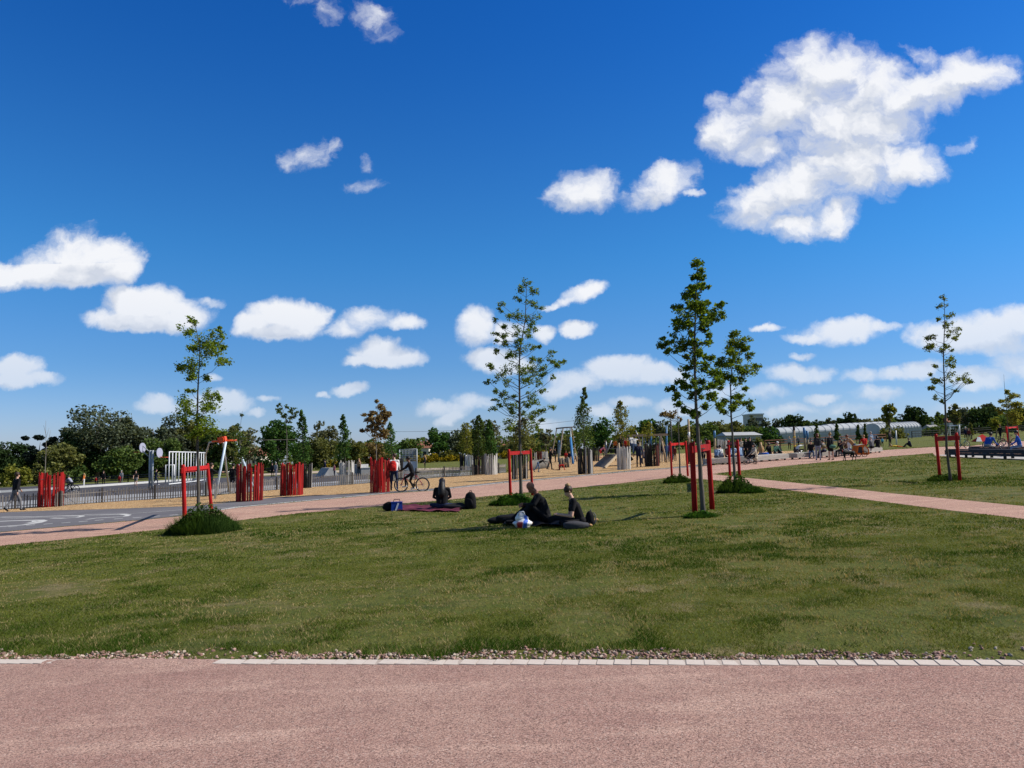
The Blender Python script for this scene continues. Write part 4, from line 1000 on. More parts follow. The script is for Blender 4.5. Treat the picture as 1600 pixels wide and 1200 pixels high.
SH = [
 ('low hedge shrub in front of the left end of the white shed', 1142, 683, 30, 150, L_OLIVE), ('low hedge shrub in front of the middle of the white shed', 1162, 683, 30, 150, L_MID), ('low hedge shrub in front of the right end of the white shed', 1184, 682, 30, 150, L_OLIVE),
 ('dark undergrowth shrub below the spiky-topped tree', 70, 708, 70, 168, L_DARK), ('dark undergrowth shrub below the biggest tree', 150, 705, 90, 170, L_DARK), ('dark undergrowth shrub between the hoops and the ball cage', 240, 700, 100, 172, L_DARK), ('dark undergrowth shrub behind the leaning young tree', 310, 698, 90, 172, L_MID),
 ('large yellow-green shrub behind the man in the black jacket', 26, 714, 52, 132, L_YEL), ('pale green shrub left of the red guard', 62, 722, 40, 134, L_OLIVE),
 ('low green shrub behind the child on the bike', 118, 722, 50, 150, L_MID), ('low dark shrub left of the hoop post', 205, 728, 60, 158, L_DARK), ('dark shrub behind the ball cage', 290, 722, 80, 160, L_DARK),
 ('dark shrub behind the swing tower', 350, 715, 50, 160, L_MID), ('grey-green shrub under the round bright tree', 410, 712, 50, 150, L_MID), ('olive shrub right of the third red guard', 490, 708, 44, 156, L_MID),
 ('dark green shrub left of the whitewashed shed', 1105, 676, 44, 190, L_MID), ('green shrub right of the white shed', 1200, 664, 50, 200, L_GREEN), ('small dark shrub at the greenhouse end', 1215, 670, 30, 205, L_DARK),
 ('dark hedge shrub left of the goal', 1462, 660, 44, 205, L_MID), ('dark hedge shrub behind the goal', 1500, 662, 46, 200, L_DARK), ('broad dark hedge shrub behind the couple by the goal', 1530, 660, 60, 198, L_DARK), ('green hedge shrub behind the benches', 1575, 664, 50, 190, L_MID), ('dark hedge shrub at the right edge', 1612, 660, 50, 195, L_DARK),
 ('low olive shrub under the deep green layered tree', 690, 698, 60, 188, L_OLIVE), ('low olive shrub behind the guard cluster', 770, 694, 70, 190, L_OLIVE), ('low olive shrub behind the blue swing', 870, 690, 60, 186, L_OLIVE), ('low green shrub behind the ramp', 960, 682, 60, 190, L_MID), ('low green shrub behind the climbing frame', 1045, 678, 60, 190, L_MID),
 ('low brown shrub behind the bronze sapling', 600, 700, 60, 182, L_BROWN), ('low olive shrub behind the pale grey guard', 545, 702, 50, 176, L_OLIVE),
 ('olive shrub above the rusty fence', 1395, 664, 50, 180, L_OLIVE),
]
for i, (lb, cx, tp, w_, Y_, mt_) in enumerate(SH):
    bg_tree(lb, cx, tp, w_, Y_, mt_, 'shrub', 200 + i, 'background_shrub', 'shrub', group='shrubs along the far edge of the park')
GO = [('leftmost yellow-flowering shrub, behind the conical sapling', 517, 716, 34), ('yellow-flowering shrub right of the conical sapling', 552, 714, 36), ('yellow-flowering shrub left of the fourth red guard', 574, 713, 24),
      ('yellow-flowering shrub right of the cyclist', 652, 709, 34), ('yellow-flowering shrub under the deep green layered tree', 676, 707, 32), ('yellow-flowering shrub under the grey airy tree', 700, 709, 30), ('yellow-flowering shrub left of the guard cluster', 720, 709, 22),
      ('yellow-flowering shrub right of the guard cluster', 789, 703, 30), ('rightmost yellow-flowering shrub, left of the standing woman in black', 850, 700, 20)]
for i, (lb, cx, tp, w_) in enumerate(GO):
    bg_tree(lb, cx, tp, w_, 178, L_GORSE, 'shrub', 300 + i, 'flowering_shrub', 'shrub', group='yellow flowering shrubs', lq=.34)
# small young trees out on the far lawn
for i, (lb, cx, tp, w_, Y_, mt_) in enumerate((('yellow-green young tree in front of the right part of the greenhouse', 1391, 626, 26, 135, L_YEL), ('pale small tree just behind the thin staked tree', 1493, 628, 22, 120, L_OLIVE),
        ('small green tree in front of the left part of the greenhouse', 1277, 664, 12, 110, L_MID), ('small dark green tree in the middle of the greenhouse front', 1309, 662, 12, 110, L_MID),
        ('small green tree left of the red jacket', 1342, 664, 11, 110, L_MID), ('small green tree just above the red jacket', 1353, 663, 9, 110, L_MID), ('small whispy tree over the red person at the goal', 1518, 662, 10, 110, L_OLIVE), ('thin green young tree left of the rightmost stakes', 1556, 650, 20, 112, L_YEL))):
    bg_tree(lb, cx, tp, w_, Y_, mt_, 'airy' if w_ > 15 else 'cone', 400 + i, 'small_tree', 'tree', .3, 1.3, 'small trees out on the far lawn')
# the wood behind everything, one mass far off
rg = np.random.default_rng(99); n = 26000; px = rg.uniform(-420, 2020, n); Yf = rg.uniform(300, 345, n)
f_ = (px - 800) / F; X = f_ * Yf; hh = 5.5 + 3.0 * vnoise(px, px * 0 + 3, .021, 12) + 2.0 * vnoise(px, px * 0 + 9, .09, 13)
hh *= np.where((px > 1170) & (px < 1460), .8, 1.0)
Z = SLOPE * X + hh * rg.random(n) ** .7
tag(npmesh('distant_woods', leaf_quads(np.stack([X, Yf, Z], 1), 1.5, rg, .8, .2), 4, L_MID, rnd=rg.random(n)), 'distant band of woods along the horizon', 'woods', kind='stuff')

# ---------------------------------------------------------------- buildings behind the trees
WALLC = mat('cream_wall', (.62, .57, .47), .85, .12, .6, .1, 10); WALLW = mat('white_wall', (.66, .65, .62), .85, .12, .6, .1, 10)
ROOFR = mat('red_tile_roof', (.26, .105, .065), .85, .25, 2, .4, 6); ROOFG = mat('grey_roof', (.30, .29, .28), .8, .2, 2, .2, 6); ROOFW = mat('pale_sheet_roof', (.42, .42, .41), .6, .15, .8, .1, 6)
WINM = mat('window_dark', (.03, .035, .045), .15, .2, 3, 0, spec=.6); BLUEP = mat('blue_paint', (.02, .16, .42), .5, .25, 4, .1)
def house(name, label, cx, wpx, eave, ridge, Y, wallm, roofm, depth=8.0, rz=0.0, gable=False, wins=2, cat='house'):
    c = gp(cx, Y); s = Y / F; w = wpx * s; he = (W(cx, eave, Y) - c).z; hr = (W(cx, ridge, Y) - c).z
    root = empty(name, c, rz, label, cat, 'houses behind the trees')
    MB().box((0, depth / 2, he / 2 - .5), (w, depth, he + 1)).build('wall', wallm, root)
    m_ = MB(); o = .3
    if gable:   # gable end faces the park
        m_.add([(-w / 2 - o, -o, he), (w / 2 + o, -o, he), (0, -o, hr), (-w / 2 - o, depth + o, he), (w / 2 + o, depth + o, he), (0, depth + o, hr)], [(0, 2, 5, 3), (1, 4, 5, 2), (3, 5, 4), (0, 3, 4, 1)])
        g_ = MB(); g_.add([(-w / 2, -.002, he), (w / 2, -.002, he), (0, -.002, hr - .2), (-w / 2, .3, he), (w / 2, .3, he), (0, .3, hr - .2)], [(0, 1, 2), (3, 5, 4), (0, 2, 5, 3), (1, 4, 5, 2)]); g_.build('gable', wallm, root)
    else:
        m_.add([(-w / 2 - o, -o, he), (w / 2 + o, -o, he), (w / 2 + o, depth / 2, hr), (-w / 2 - o, depth / 2, hr), (-w / 2 - o, depth + o, he), (w / 2 + o, depth + o, he)], [(0, 1, 2, 3), (3, 2, 5, 4), (0, 3, 4), (1, 5, 2), (0, 4, 5, 1)])
    rf = m_.build('roof', roofm, root)
    MB().box((w * .25, depth / 2, hr + .3), (.5, .5, 1.1)).build('chimney', wallm, rf)
    for i in range(wins):
        x = -w / 2 + w * (i + .5) / wins; MB().box((x, -.02, he * .6), (min(.9, w / wins * .5), .08, 1.1)).build('window', WINM, root)
house('house', 'white gabled house behind the swing tower', 341, 12, 712, 703, 190, WALLW, ROOFR, gable=True, wins=1)
house('house', 'cream house with a red roof behind the second red guard', 396, 22, 712, 699, 200, WALLC, ROOFR, wins=3)
house('house', 'low dark-roofed house left of the deep green layered tree', 657, 26, 700, 689, 210, WALLC, ROOFR, wins=2)
house('house', 'white gable house between the guard cluster and the airy staked tree', 781, 11, 698, 691, 186, WALLW, ROOFR, gable=True, wins=1)
house('house', 'cream house with a pale roof right of the guard cluster', 790, 14, 698, 692, 188, WALLC, ROOFR, wins=2)
house('house', 'small cream house between the greenhouse and the thin staked tree', 1467, 12, 671, 663, 225, WALLC, ROOFG, wins=2)
house('house', 'white house with a red roof behind the thin staked tree', 1500, 30, 660, 652, 300, WALLW, ROOFR, wins=4)
# flats
c = gp(1184, 330); b_ = empty('apartment_block', c, 0, 'pale yellow apartment block among the feathery grey trees', 'building'); s = 330 / F
hw = (W(1184, 648, 330) - c).z
MB().box((0, 5, hw / 2 - 1), (21 * s, 10, hw + 2)).build('wall', WALLC, b_); MB().box((0, 5, hw + .25), (23 * s, 11, .5)).build('roof', WALLW, b_)
for r_i in range(3):
    for k in range(4): MB().box((-7.5 * s + k * 5 * s, -.03, hw - 2 - r_i * 2.6), (1.5, .1, 1.3)).build('window', WINM, b_)
# long white shed
c = gp(1163, 165); s = 165 / F; b_ = empty('shed', c, 0, 'long white shed with a pale roof behind the whitewashed guard', 'shed')
w = 54 * s; he = (W(1163, 680, 165) - c).z; hr = (W(1163, 674.5, 165) - c).z
MB().box((0, 4, he / 2 - .3), (w, 8, he + .6)).build('wall', mat('grey_shed_wall', (.36, .36, .35), .85, .2, .6, .1, 10), b_)
MB().add([(-w / 2 - .3, -.4, he), (w / 2 + .3, -.4, he), (w / 2 - .2, 4, hr), (-w / 2 + .2, 4, hr), (-w / 2 - .3, 8.4, he), (w / 2 + .3, 8.4, he)], [(0, 1, 2, 3), (3, 2, 5, 4), (0, 3, 4), (1, 5, 2), (0, 4, 5, 1)]).build('roof', ROOFW, b_)
for k in range(5): MB().box((-w * .4 + k * w * .14, -.03, he * .5), (.9, .1, he * .5)).build('window', WINM, b_)
# ribbed greenhouse, several tunnels side by side
GLA = mat('greenhouse_film', (.46, .48, .49), .6, .2, .5, .2, 3, .3, second=(.34, .36, .37)); RIB = mat('greenhouse_rib', (.42, .44, .45), .5, .1, 3, 0)
def tunnel(label, x0p, x1p, top, Y, depth, n):
    a = gp(x0p, Y); b = gp(x1p, Y); c = (a + b) / 2; L = (b - a).length; h = (W((x0p + x1p) / 2, top, Y) - c).z
    root = empty('greenhouse', c, math.atan2(b.y - a.y, b.x - a.x), label, 'greenhouse', 'ribbed greenhouses across the far lawn')
    k = 12; prof = []
    for i in range(k + 1):
        w_ = math.pi * i / k; prof.append((depth / 2 - math.cos(w_) * depth / 2, h * .62 + math.sin(w_) * h * .38))
    prof = [(0, -.5)] + prof + [(depth, -.5)]
    tl = SLOPE
    m_ = MB(); vs = []
    for x in (-L / 2, L / 2): vs += [(x, y, z + tl * x) for y, z in prof]
    q = len(prof); fs = [(i, i + 1, q + i + 1, q + i) for i in range(q - 1)] + [tuple(range(q - 1, -1, -1)), tuple(range(q, 2 * q))]
    m_.add(vs, [(f[0], f[3], f[2], f[1]) if len(f) == 4 else f for f in fs]); m_.build('film', GLA, root)
    r_ = MB()
    for i in range(n + 1):
        x = -L / 2 + L * i / n; r_.tube([(x, y * 1.0 - (.04 if y < depth / 2 else -.04), z + .04 + tl * x) for y, z in prof], .045, 4)
    for z in (.2, .42, .62): r_.beam((-L / 2, -.06, h * z - tl * L / 2), (L / 2, -.06, h * z + tl * L / 2), .08, .08)
    r_.build('ribs', RIB, root)
tunnel('left greenhouse with a long pale roof, under the dark dome trees', 1220, 1312, 665.5, 200, 9, 9)
tunnel('middle greenhouse behind the red jacket', 1300, 1390, 660, 208, 9, 9)
tunnel('right rounded greenhouse with dark ribs, by the broad brown-green dome', 1376, 1440, 659.5, 190, 9, 14)
# fences far out
RUST = mat('rusty_rail', (.20, .085, .055), .85, .3, 3, .3, 10); DARKR = mat('dark_rail', (.07, .065, .06), .85, .3, 3, .3, 10)
def railfence(label, pts, h, rm, every):
    P = [gp(px, Y) for px, Y in pts]; o = P[0]; root = empty('rail_fence', o, 0, label, 'fence', 'far rail fences')
    m_ = MB()
    for a, b in zip(P, P[1:]):
        for z in (.35, .7, 1.0): m_.beam(a - o + Vector((0, 0, h * z)), b - o + Vector((0, 0, h * z)), .05, .12)
    m_.build('rails', rm, root)
    q = MB()
    for a, b in zip(P, P[1:]):
        n = max(1, int((b - a).length / every))
        for i in range(n + 1):
            p = a.lerp(b, i / n) - o; MB().box(tuple(p + Vector((0, 0, h / 2))), (.12, .12, h * 1.05)).build('post', rm, root)
railfence('rusty rail fence in front of the greenhouses', [(1195, 118), (1290, 124), (1385, 132)], 1.3, RUST, 3.2)
railfence('dark rail fence across the far lawn behind the goal', [(1425, 165), (1520, 172), (1640, 180)], 1.5, DARKR, 5)
railfence('dark rail fence along the far court edge behind the hoops', [(60, 112), (200, 110), (330, 108), (440, 108)], 1.0, DARKR, 4)
# ---------------------------------------------------------------- people
def cloth(name, c, rough=.85): return mat('cloth_' + name, c, rough, .25, 14, .35, 60, .12)
CL_ = dict(black=(.012, .012, .014), dark=(.022, .022, .026), char=(.035, .035, .04), navy=(.012, .016, .045), jeans=(.045, .075, .16), ljeans=(.13, .20, .34), djeans=(.018, .028, .07), grey=(.16, .16, .17), lgrey=(.36, .36, .37),
           white=(.72, .72, .70), cream=(.60, .54, .42), red=(.48, .022, .02), orange=(.62, .16, .03), pink=(.60, .16, .22), brown=(.11, .055, .03), tan=(.45, .27, .13), blue=(.02, .09, .42), cyan=(.10, .42, .60), green=(.09, .20, .15), lblue=(.30, .42, .60), yellow=(.60, .40, .06), purple=(.12, .07, .22), maroon=(.16, .03, .03), khaki=(.22, .18, .11), pgrey=(.28, .29, .36))
def cm(k): return cloth(k, CL_[k])
SKIN = dict(ruddy_shaded=mat('skin_ruddy_shaded', (.27, .12, .075), .6, .1, 8, .05, 60, .2), pale=mat('skin_pale', (.56, .33, .24), .55, .1, 8, .05, 60, .3), tan=mat('skin_tan', (.40, .21, .13), .55, .1, 8, .05, 60, .3), brown=mat('skin_brown', (.14, .065, .04), .55, .1, 8, .05, 60, .3))  # ruddy skin is darkened for the tree shade the bald man sits in
HAIR = dict(black=mat('hair_black', (.010, .008, .008), .5, .3, 30, .8, 60, .3, stretch=(1, 1, .2)), brown=mat('hair_brown', (.05, .026, .014), .5, .3, 30, .8, 60, .3, stretch=(1, 1, .2)), blond=mat('hair_blond', (.36, .22, .09), .5, .3, 30, .8, 60, .3, stretch=(1, 1, .2)), grey=mat('hair_grey', (.35, .34, .33), .6, .3, 30, .6, 60, .2), red=mat('hair_red', (.14, .035, .015), .5, .3, 30, .8, 60, .3))
EYEM = mat('eye', (.015, .012, .012), .2, .1, 4, 0, spec=.5)
QUEUE = []
def person(label, loc, h=1.72, face=270, top='black', bot='dark', skin='pale', hair='black', style='short', shoe='dark', sleeve='long', leg='long', lean=3, hipz=None, legs=((3, 0, 4), (-2, -4, 4)), arms=((4, 18, 9), (2, 14, 9)),
           head=(0, 0), klegs=None, karms=None, group=None, vox=.02, skirt=None, female=False, width=1.0, twist=0):
    k = h / 1.75; root = empty('person', loc, R(face), label, 'person', group)
    # local frame: +x ahead, +y to the left, +z up
    hz = (.93 if hipz is None else hipz / k) ; V3 = Vector
    la = R(lean); td = V3((math.sin(la), 0, math.cos(la))); bk = V3((math.cos(la), 0, -math.sin(la)))
    pel = V3((0, 0, hz)); che = pel + td * .36; sho = pel + td * .49; nk = pel + td * .56
    sw = (.175 if not female else .155) * width; hw = .085
    P = []
    def cap(a, b, ra, rb, m): P.append((V3(a), V3(b), ra, rb, m))
    L = V3((0, 1, 0)); ty = math.sin(R(twist)); 
    cap(pel + L * hw, pel - L * hw, .108, .108, 2)
    cap(pel + L * .05 + td * .08, che + L * .075, .105 * width, .112 * width, 1); cap(pel - L * .05 + td * .08, che - L * .075, .105 * width, .112 * width, 1)
    cap(sho + L * (sw - .02), sho - L * (sw - .02), .072, .072, 1)
    if female: cap(che + bk * .06 + L * .06, che + bk * .06 - L * .06, .07, .07, 1)
    hp = R(head[1]); hy = R(head[0])
    hd = (td * .8 + V3((0, 0, .5))).normalized(); hd = (hd + V3((math.sin(hp), 0, 0))).normalized()
    cap(nk - td * .05, nk + hd * .08, .058, .052, 0)
    hc = nk + hd * .165; hf = V3((math.cos(hy), math.sin(hy), 0)); hf = (hf - hd * hf.dot(hd)).normalized(); hs = hd.cross(hf)
    cap(hc - hd * .035 + hf * .025, hc + hd * .045, .066, .092, 0)
    cap(hc - hd * .075 + hf * .055, hc - hd * .06 + hf * .05, .034, .04, 0)            # jaw
    cap(hc + hf * .098 - hd * .005, hc + hf * .11 - hd * .028, .010, .014, 0)              # nose
    cap(hc + hf * .094 - hd * .058, hc + hf * .095 - hd * .056, .016, .014, 0)            # mouth
    for s in (1, -1): cap(hc + hs * s * .084 + hd * .01, hc + hs * s * .088 - hd * .025, .018, .014, 0)
    # arms
    for i, s in enumerate((1, -1)):
        S0 = sho + L * s * sw
        if karms and karms[i]:
            E, Hn = V3(karms[i][0]), V3(karms[i][1])
        else:
            u, f, o = arms[i]; o = R(o)
            ud = V3((math.sin(R(u)), s * math.sin(o), math.cos(R(u)) * -1 * math.cos(o))).normalized()
            fd = V3((math.sin(R(f)), s * math.sin(o) * .3, -math.cos(R(f)))).normalized()
            E = S0 + ud * .29; Hn = E + fd * .25
        cap(S0, E, .052, .043, 1 if sleeve != 'none' else 0)
        if sleeve == 'short':
            P.pop(); mid = S0.lerp(E, .6); cap(S0, mid, .056, .054, 1); cap(mid, E, .043, .041, 0)
        cap(E, Hn, .041 if sleeve == 'long' else .038, .031, 1 if sleeve == 'long' else 0)
        fd = (Hn - E).normalized(); pw = fd.cross(V3((0, 0, 1)) if abs(fd.z) < .9 else V3((1, 0, 0))).normalized(); dn = fd.cross(pw)
        if dn.z > 0: dn = -dn
        cap(Hn, Hn + fd * .07, .030, .033, 0)
        for j, ln in enumerate((.062, .075, .07, .055)):
            b = Hn + fd * .085 + pw * (j - 1.5) * .021
            kn = b + fd * ln * .6; cap(b, kn, .0105, .010, 0); cap(kn, kn + (fd * .6 + dn * .7).normalized() * ln * .55, .010, .009, 0)
        tb = Hn + fd * .02 + pw * s * .03; cap(tb, tb + (fd * .6 + pw * s * .8).normalized() * .06, .013, .011, 0)
    # legs
    for i, s in enumerate((1, -1)):
        H0 = pel + L * s * hw - V3((0, 0, .02))
        if klegs:
            K, A = V3(klegs[i][0]), V3(klegs[i][1]); toe = klegs[i][2] if len(klegs[i]) > 2 else None
        else:
            th, sh_, sp = legs[i]; sp = R(sp)
            K = H0 + V3((math.sin(R(th)), s * math.sin(sp), -math.cos(R(th)) * math.cos(sp))).normalized() * .42
            A = K + V3((math.sin(R(sh_)), s * math.sin(sp) * .15, -math.cos(R(sh_)))).normalized() * .41; toe = None
        mm = 2
        cap(H0, K, .088, .06, mm)
        if leg == 'short':
            P.pop(); mid = H0.lerp(K, .62); cap(H0, mid, .092, .082, 2); cap(mid, K, .062, .053, 0)
        cap(K, A, .058 if leg == 'long' else .052, .042 if leg == 'long' else .036, 2 if leg == 'long' else 0)
        shd = (A - K).normalized(); ft = V3(toe).normalized() if toe else (V3((1, 0, 0)) - shd * .25 * shd.x).normalized()
        if not toe and abs(shd.x) > .5 and not klegs: ft = (V3((1, 0, 0)) + V3((0, 0, -.8 if shd.x < 0 else .5))).normalized()
        cap(A - ft * .03, A + ft * .17 + V3((0, 0, -.02)), .043, .034, 3)
    if skirt:
        z0 = pel + td * .06; cap(z0, pel - V3((0, 0, skirt)) + V3((.04, 0, 0)), .13, .19, 2)
    # grow the skin over all of it
    mb = MB()
    for a, b, ra, rb, m in P:
        d = b - a
        mb.ell(a, ra, 10, 6); mb.ell(b, rb, 10, 6)
        if d.length > 1e-4: mb.tube([a, b], [ra, rb], 10)
    me = bpy.data.meshes.new('body'); me.from_pydata([tuple(Vector(v) * k) for v in mb.v], [], mb.f); me.update()
    o = bpy.data.objects.new('body', me); link(o, root)
    md = o.modifiers.new('r', 'REMESH'); md.mode = 'VOXEL'; md.voxel_size = vox; md.use_smooth_shade = True
    sm = o.modifiers.new('s', 'SMOOTH'); sm.factor = .5; sm.iterations = 2
    bm_ = cm(bot) if isinstance(bot, str) else bot
    QUEUE.append((o, [(tuple(a * k), tuple(b * k), ra * k, rb * k, m) for a, b, ra, rb, m in P], [SKIN[skin], cm(top), bm_, cm(shoe)]))
    # hair and eyes
    if style != 'bald':
        M = Matrix((hf, hs, hd)).transposed(); q = MB()
        if style == 'hood': hm = cm(hair)
        elif style in ('cap', 'helmet'): hm = cm(hair)
        else: hm = HAIR[hair]
        q.ell((hc + hd * .044 - hf * .014) * k, (.106 * k, .101 * k, .102 * k), 14, 10, M=M)
        if style == 'long':
            q.tube([(hc - hf * .05 + hd * .03) * k, (hc - hf * .085 - hd * .09) * k, (nk - bk * .10 - td * .08) * k, (nk - bk * .125 - td * .24) * k, (nk - bk * .115 - td * .36) * k], [.085 * k, .098 * k, .12 * k, .115 * k, .05 * k], 12)
        if style == 'bob': q.tube([(hc - hf * .045 + hd * .02) * k, (hc - hf * .05 - hd * .12) * k], [.096 * k, .09 * k], 12)
        if style == 'bun': bn = MB(); bn.ell((hc + hd * .128 - hf * .05) * k, .058 * k, 12, 8); bn.ell((hc + hd * .15 - hf * .02) * k, .035 * k, 10, 7); bn.build('hair_bun', HAIR['blond'], root)
        if style == 'pony': q.tube([(hc - hf * .10 + hd * .05) * k, (hc - hf * .14 - hd * .02) * k, (hc - hf * .13 - hd * .16) * k], [.035 * k, .04 * k, .012 * k], 8)
        if style == 'hood': q.ell((hc - hd * .06 - hf * .04) * k, (.105 * k, .11 * k, .11 * k), 12, 8, M=M)
        if style == 'cap': q.tube([(hc + hf * .07 + hd * .055) * k, (hc + hf * .16 + hd * .045) * k], [.05 * k, .03 * k], 8)
        q.build('hair' if style in ('short', 'long', 'bob', 'bun', 'pony') else ('hat' if style in ('cap', 'helmet') else 'hood'), hm, root)
    if vox < .015:
        for s in (1, -1): MB().ell((hc + hf * .083 + hs * s * .033 + hd * .012) * k, .0085 * k, 8, 6).build('eye', EYEM, root)
    return root
def flush_people():
    dg = bpy.context.evaluated_depsgraph_get(); dg.update(); done = []
    for o, P, mats in QUEUE:
        done.append(bpy.data.meshes.new_from_object(o.evaluated_get(dg)))
    for (o, P, mats), me in zip(QUEUE, done):
        o.modifiers.clear(); old = o.data; o.data = me; bpy.data.meshes.remove(old); me.name = 'body'
        n = len(me.polygons); C = np.empty(n * 3, np.float32); me.polygons.foreach_get('center', C); C = C.reshape(-1, 3)
        best = np.full(n, 1e9); idx = np.zeros(n, np.int32)
        for a, b, ra, rb, m in P:
            a = np.array(a); d = np.array(b) - a; dd = d @ d + 1e-12
            t_ = np.clip(((C - a) @ d) / dd, 0, 1); dist = np.linalg.norm(C - a - t_[:, None] * d, axis=1) - (ra + (rb - ra) * t_)
            w = dist < best; best[w] = dist[w]; idx[w] = m
        me.materials.clear()
        for m in mats: me.materials.append(m)
        me.polygons.foreach_set('material_index', idx); me.polygons.foreach_set('use_smooth', np.ones(n, bool)); me.update()
def g_(px, py): return G(px, py)
WALK = dict(legs=((24, 4, 3), (-14, -34, 3)), arms=((-20, -4, 8), (22, 40, 8)))
WALK2 = dict(legs=((-16, -38, 3), (22, 8, 3)), arms=((24, 44, 8), (-18, 0, 8)))
SIT = dict(legs=((84, 6, 8), (80, -4, 8)), arms=((22, 62, 10), (18, 55, 10)), hipz=.52, lean=12)
def gsit(h=1.7, up=.42):   # sitting on the ground, knees drawn up
    return dict(hipz=.11 * h / 1.75, lean=16, klegs=(((.38, .14, up), (.66, .13, .05)), ((.36, -.14, up - .05), (.70, -.12, .05))), karms=(((.16, .26, .36), (.36, .12, .34)), ((.14, -.26, .34), (.36, -.08, .34))))
PG = 'people in the park'
# --- left side
person('man in a black jacket over a white shirt walking off beside the leftmost red guard', g_(23, 800), 1.78, 60, 'black', 'grey', style='short', hair='brown', shoe='black', width=1.12, lean=5, **WALK2, group=PG)
_p = g_(23, 800)
person('cyclist in grey riding on the court behind the picket fence', g_(112, 769) + Vector((0, 0, 0)), 1.6, 175, 'pgrey', 'dark', hair='black', shoe='white', lean=35, hipz=.82, legs=((62, -8, 6), (30, -38, 6)), arms=((50, 62, 8), (50, 62, 8)), group=PG)
person('child in pale clothes on a small bicycle in front of the cyclist in grey', g_(100, 769.5), 1.2, 185, 'lgrey', 'char', hair='blond', hipz=.58, lean=22, legs=((60, -10, 6), (35, -25, 6)), arms=((45, 55, 8), (45, 55, 8)), group=PG)
person('woman with an orange top and white trousers on the far court', g_(131, 760), 1.6, 200, 'orange', 'white', style='long', hair='blond', female=True, group=PG)
person('small child in red on the far court', g_(149.5, 758.5), 1.1, 270, 'red', 'dark', hair='brown', group=PG)
person('man all in black standing on the far court', g_(161.5, 758), 1.76, 280, 'black', 'black', hair='brown', group=PG)
person('child in a red jacket standing before an adult in grey', g_(186.5, 757.5), 1.2, 270, 'red', 'maroon', hair='brown', group=PG)
person('adult in grey behind the child in the red jacket', g_(189.5, 756), 1.7, 270, 'lgrey', 'grey', hair='grey', group=PG)
person('teenager in a black vest and shorts left of the hoop post', g_(212, 760.5), 1.62, 290, 'black', 'grey', hair='black', leg='short', sleeve='short', **WALK, group=PG)
person('boy in dark blue walking right of the hoop post', g_(243, 759), 1.66, 20, 'navy', 'djeans', hair='black', shoe='white', **WALK, group=PG)
person('man in black standing behind the right red stake at the swing tower', g_(329, 775), 1.78, 40, 'black', 'black', hair='brown', arms=((10, 30, 10), (55, 95, 8)), group=PG)
person('person in black half hidden left of the second red guard', g_(363.5, 771), 1.7, 90, 'black', 'dark', hair='black', group=PG)
person('grey-jacketed person left of the third red guard', g_(431, 745), 1.72, 250, 'lgrey', 'pgrey', hair='grey', group=PG)
person('person in dark clothes beside the grey-jacketed one', g_(425.5, 746), 1.7, 260, 'dark', 'black', hair='black', group=PG)
person('person in navy walking past the skate ramps', g_(508, 742), 1.75, 180, 'navy', 'black', hair='black', **WALK, group=PG)
person('child in a pink top at the skate ramp', g_(522.5, 744), 1.2, 230, 'pink', 'navy', hair='brown', group=PG)
person('person with tan bare shoulders at the grey skate block', g_(561, 744), 1.65, 260, 'tan', 'black', hair='blond', style='long', sleeve='none', female=True, group=PG)
person('person in a white jacket and jeans seen from behind, wearing a red backpack', g_(616, 768), 1.76, 95, 'white', 'djeans', hair='brown', width=1.12, legs=((2, 0, 7), (-2, 0, 7)), arms=((15, 60, 10), (15, 60, 8)), head=(60, 15), group=PG)
person('cyclist in black on the red-framed bicycle', g_(645, 768.5), 1.62, 176, 'black', 'black', skin='brown', hair='black', style='short', shoe='white', lean=20, hipz=.86, legs=((58, -6, 5), (22, -30, 5)), arms=((42, 62, 6), (42, 62, 6)), group=PG, vox=.016)
person('blond woman in dark clothes standing on the far lawn right of the cyclist', g_(664, 734), 1.68, 200, 'dark', 'black', style='long', hair='blond', female=True, group=PG)
# --- the two groups on the grass
person('woman with long black hair sitting on the maroon blanket, seen from behind', g_(690.5, 796), 1.66, 92, 'black', 'djeans', skin='brown', style='long', hair='black', hipz=.13, lean=14, width=1.2,
       klegs=(((.25, .34, .13), (.30, -.02, .07), (0, -1, 0)), ((.16, -.40, .12), (.05, -.78, .08), (0, -1, .2))), karms=(((.14, .265, .38), (.34, .12, .28)), ((.14, -.265, .38), (.34, -.12, .28))), head=(0, 22), group='people sitting on the grass', vox=.012)
person('bald man in black sitting on the grass, bending over his drawn-up knees', g_(854, 817), 1.76, 186, 'black', 'black', style='bald', skin='ruddy_shaded', lean=22, hipz=.125, width=1.2,
       klegs=(((.37, .17, .40), (.72, .2, .07), (1, 0, .1)), ((.39, -.13, .37), (.78, -.08, .07), (1, 0, .2))), karms=(((.30, .28, .42), (.50, .08, .42)), ((.30, -.28, .38), (.50, -.04, .38))), head=(12, 34), group='people sitting on the grass', vox=.011, shoe='black')
person('woman in a black short-sleeved top with a blond bun, kneeling on the grass', g_(908, 822), 1.56, 186, 'black', 'black', style='bun', hair='brown', female=True, sleeve='short', lean=22, hipz=.115, leg='long',
       klegs=(((.44, .18, .09), (-.02, .24, .07), (-1, 0, -.1)), ((.44, -.14, .09), (-.26, -.2, .09), (-1, 0, .3))), karms=(((.26, .24, .25), (.50, .14, .28)), ((.22, -.26, .22), (.48, -.14, .27))), head=(6, 12), group='people sitting on the grass', vox=.011, shoe='tan')
